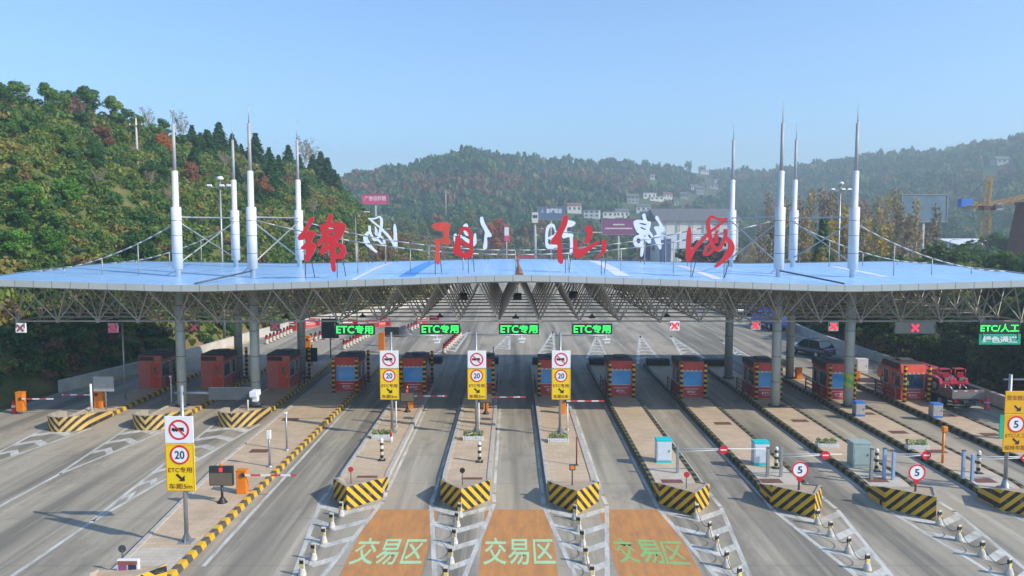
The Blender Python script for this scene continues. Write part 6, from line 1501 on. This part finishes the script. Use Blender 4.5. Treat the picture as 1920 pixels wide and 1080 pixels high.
# warehouse
a, c = AT(1235, 484, 290), AT(1385, 414, 290); t = thing('warehouse', 'long warehouse with grey roof and pale blue wall panels behind red 海', 'building', (0, 0, 0))
w = c.x - a.x; b = MB(); b.box(((a.x + c.x) / 2, 305, c.z / 2 - .2), (w, 30, c.z + .4)); b.build('wall', M['wall_white'], t)
b = MB(); b.box(((a.x + c.x) / 2, 289.8, c.z * .52), (w - 1, .3, c.z * .36)); b.build('blue_panel', M['cabinet'], t); b = MB(); b.box(((a.x + c.x) / 2 - w * .42, 289.6, c.z * .3), (w * .14, .4, c.z * .55)); b.build('dark_blue_gate', M['wall_blue'], t)
rz = AT(1300, 396, 305).z; b = MB(); b.add([(a.x - 1, 289, c.z), (c.x + 1, 289, c.z), (c.x + 1, 321, c.z), (a.x - 1, 321, c.z), (a.x - 1, 305, rz + 1), (c.x + 1, 305, rz + 1)], [(0, 1, 5, 4), (2, 3, 4, 5), (1, 2, 5), (3, 0, 4), (0, 3, 2, 1)]); b.build('roof', M['roof_tile'], t)
for i in range(6): b = MB(); b.box((a.x + w * (i + .5) / 6, 289.5, c.z * .5), (.3, .3, c.z)); b.build('column', M['wall_grey'], t)
q = AT(1230, 408, 310); t = thing('round_house', 'dark octagonal building with flat roof left of the warehouse', 'building', (q.x, 312, 0)); zt = AT(1230, 392, 312).z
b = MB(); b.lathe([(5.5, -.2), (5.5, zt - 3)], 8, smooth=False); b.build('wall', M['wall_blue'], t); b = MB(); b.lathe([(6.6, zt - 3), (6.2, zt - 1), (3, zt)], 8, smooth=False); b.build('roof', M['wall_grey'], t)
# bare ground, yard
b = MB(); P4 = [AT(x, 400, y) for x, y in ((940, 236), (1330, 236), (1300, 330), (940, 330))]; b.add([(p.x, p.y, .0) for p in P4], [(0, 1, 2, 3)]); b.build('yard_road', M['concrete'])['kind'] = 'structure'
b = MB(); P4 = [AT(x, 400, y) for x, y in ((1690, 150), (2000, 150), (1950, 240), (1700, 240))]; b.add([(p.x, p.y, .0) for p in P4], [(0, 1, 2, 3)]); b.build('bare_field', M['bare'])['kind'] = 'structure'
b = MB(); P4 = [AT(x, 400, y) for x, y in ((640, 300), (980, 330), (960, 375), (600, 360))]; b.add([(p.x, p.y, .02) for p in P4], [(0, 1, 2, 3)]); b.build('bare_field', M['bare'])['kind'] = 'structure'
q = AT(950, 438, 280); t = thing('banner_sign', 'small white and red upright sign right of the rust coloured tree', 'sign', (q.x, 280, 0)); zt = AT(950, 426, 280).z
b = MB(); b.box((0, 0, zt - 1.5), (1.6, .2, 3)); b.build('upper_panel', M['sign_white'], t); b = MB(); b.box((0, 0, zt - 4), (1.6, .2, 2)); b.build('lower_panel', M['bb_pink'], t); b = MB(); b.tube((0, .15, -.2), (0, .15, zt - 4), .12, 8); b.build('post', M['white'], t)
q = AT(980, 450, 300); t = thing('parked_truck', 'small red truck on the bare ground beyond the roof ridge', 'truck', (q.x, 300, 0.5)); b = MB(); b.box((0, 0, 1.2), (5, 2.2, .9)); b.build('bed', M['car_red'], t, bevel=.05); b = MB(); b.box((3.2, 0, 1.5), (1.6, 2.2, 2.0)); b.build('cab', M['car_red'], t, bevel=.1)
for s in (-1.6, 1.4, 3.2):
    b = MB(); b.tube((s, -1.15, .5), (s, 1.15, .5), .5, 12); b.build('wheel', M['tyre'], t)
# shed, brick tower, crane
q0, q1 = AT(1800, 492, 200), AT(1892, 460, 200); t = thing('shed', 'long shed with white roof behind the crane', 'building', ((q0.x + q1.x) / 2, 205, 0)); w = q1.x - q0.x; h = q1.z
b = MB(); b.box((0, 0, h / 2 - .2), (w, 9, h + .2)); b.build('wall', M['wall_grey'], t); b = MB(); b.prism_x([(-5.2, h), (5.2, h + 1.4), (5.2, h + 1.6), (-5.2, h + .2)], -w / 2 - .6, w / 2 + .6); b.build('roof', M['steel_sheet'], t)
for i in range(3): b = MB(); b.box((-w / 2 + w * (i + .5) / 3, -4.52, h * .45), (w * .2, .1, h * .5)); b.build('opening', M['pane_dark'], t)
q = AT(1915, 500, 165); t = thing('brick_tower', 'tapering reddish brown brick tower at the right edge', 'tower', (q.x + 1.2, 165, 0)); zt = AT(1915, 385, 165).z
b = MB(); b.lathe([(5.2, -.2), (3.4, zt * .7), (2.6, zt), (2.9, zt + .1), (2.9, zt + .6)], 16); b.build('shaft', M['brick'], t); b = MB(); b.lathe([(2.3, zt + .55), (2.3, zt + .7)], 16); b.build('mouth', M['black'], t)
q = AT(1845, 480, 175); t = thing('tower_crane', 'yellow lattice tower crane with blue counterweight', 'crane', (q.x, 175, 0)); zt = AT(1845, 392, 175).z; zp = AT(1852, 330, 175).z
b = MB()
def lattice(b, p0, p1, w, n, r=.09):
    p0, p1 = Vector(p0), Vector(p1); d = (p1 - p0).normalized(); u = d.orthogonal().normalized(); v = d.cross(u); cs = [u * w + v * w, u * w - v * w, -u * w - v * w, -u * w + v * w]
    for c in cs: b.tube(p0 + c, p1 + c, r, 5)
    for i in range(n):
        a, e = p0.lerp(p1, i / n), p0.lerp(p1, (i + 1) / n)
        for j in range(4): b.tube(a + cs[j], e + cs[(j + 1) % 4], r * .7, 4); b.tube(a + cs[j], a + cs[(j + 1) % 4], r * .6, 4)
lattice(b, (0, 0, -.2), (0, 0, zt), .85, 14); b.build('mast', M['crane'], t)
b = MB(); lattice(b, (0, 0, zt), (.4, 0, zp), .5, 5); b.build('apex', M['crane'], t); b = MB(); b.box((0, 0, zt + .3), (2.4, 2.4, 1.0)); b.build('slewing_ring', M['rail'], t, bevel=.1)
b = MB(); lattice(b, (.8, 0, zt + .8), (24, -4, zt + 6.2), .5, 16, .08); b.build('jib', M['crane'], t); b = MB(); lattice(b, (-.8, 0, zt + .8), (-5.5, .8, zt + .9), .5, 4, .08); b.build('counter_jib', M['crane'], t)
b = MB(); b.box((-4.4, .7, zt + 1.4), (2.6, 1.6, 1.8)); b.build('counterweight', M['blue_trim'], t, bevel=.05); b = MB(); b.box((2.0, -1.0, zt + .4), (1.5, 1.4, 1.5)); cb = b.build('cab', M['wall_grey'], t, bevel=.06); b = MB(); b.box((2.0, -1.72, zt + .6), (1.2, .05, .8)); b.build('window', M['pane_dark'], cb)
b = MB(); b.tube((.4, 0, zp), (14, -2.4, zt + 4.2), .05, 5); b.build('pendant_line', M['grey_dark'], t); b = MB(); b.tube((.3, 0, zp), (-4.5, .7, zt + 1.6), .05, 5); b.build('pendant_line', M['grey_dark'], t)
# poles and lamps
def pole(px, base, top_, Y, lab, name, r=.14, m='concrete', kind='utility', z0=None):
    p = AT(px, base, Y); z = p.z if z0 is None else z0; t = thing(name, lab, 'pole', (p.x, Y, z)); h = AT(px, top_, Y).z - z
    b = MB(); b.tube((0, 0, -.5), (0, 0, h), r, 10, r * .6); b.build('shaft', M[m], t)
    if kind == 'utility':
        b = MB(); b.box((0, -.1, h - 1.2), (2.0, .1, .12)); b.build('crossarm', M['grey_dark'], t)
        for s in (-.9, 0, .9): b = MB(); b.lathe([(.06, 0), (.09, .1), (.05, .3)], 8, (s, -.1, h - 1.14)); b.build('insulator', M['white'], t)
    elif kind == 'mast':
        b = MB(); b.box((0, 0, h - 1.2), (2.6, .12, .1)); b.build('crossarm', M['grey'], t)
        for s in (-1.1, 1.1, .3): b = MB(); b.box((s, -.2, h - 1.05), (.5, .35, .25), rx=-.4); b.build('floodlight', M['white'], t, bevel=.03)
        b = MB(); b.lathe([(.3, 0), (.45, .15), (.3, .4)], 12, (0, 0, h - .4)); b.build('lamp_crown', M['white'], t)
    elif kind == 'street':
        b = MB(); b.path([(0, 0, h), (.5, -.2, h + .5), (1.4, -.4, h + .6)], .06, 6); b.build('bracket', M['grey'], t); b = MB(); b.box((1.7, -.45, h + .58), (.8, .3, .14)); b.build('lamp_head', M['white'], t, bevel=.03)
    return t
pole(258, 312, 221, 118, 'tall white utility pole on the left hill crest', 'utility_pole', .2, 'conc_white'); pole(122, 322, 274, 108, 'short pale utility pole on the left slope', 'utility_pole', .13, 'conc_white'); pole(836, 402, 357, 330, 'small pale utility pole on the far wooded slope', 'utility_pole', .25, 'conc_white')
pole(417, 500, 331, 88, 'tall floodlight mast between the left masts', 'floodlight_mast', .16, 'grey', 'mast', 0); pole(1571, 500, 341, 105, 'tall floodlight mast among the yellow poplars', 'floodlight_mast', .18, 'grey', 'mast', 0)
pole(668, 500, 405, 110, 'slim street lamp between red 绵 and white 海', 'street_lamp', .1, 'grey', 'street', 0); pole(1776, 500, 455, 140, 'slim street lamp in front of the brown field', 'street_lamp', .1, 'grey', 'street', 0); pole(1005, 470, 432, 230, 'slim street lamp beside white 阳', 'street_lamp', .14, 'white', 'street', 0)

# ------------------------------------------------------------------ air
b = MB(); b.box((100, 700, 75), (3600, 1700, 160 - .0)); hz = b.build('haze', bpy.data.materials.new('haze_air')); hz['kind'] = 'stuff'
hm = hz.data.materials[0]; hm.use_nodes = True; n, l = hm.node_tree.nodes, hm.node_tree.links
for nd in list(n):
    if nd.type == 'BSDF_PRINCIPLED': n.remove(nd)
pv = n.new('ShaderNodeVolumePrincipled'); pv.inputs['Color'].default_value = (.72, .90, 1.0, 1); pv.inputs['Density'].default_value = .00085; pv.inputs['Anisotropy'].default_value = .2
l.new(pv.outputs[0], n['Material Output'].inputs['Volume'])
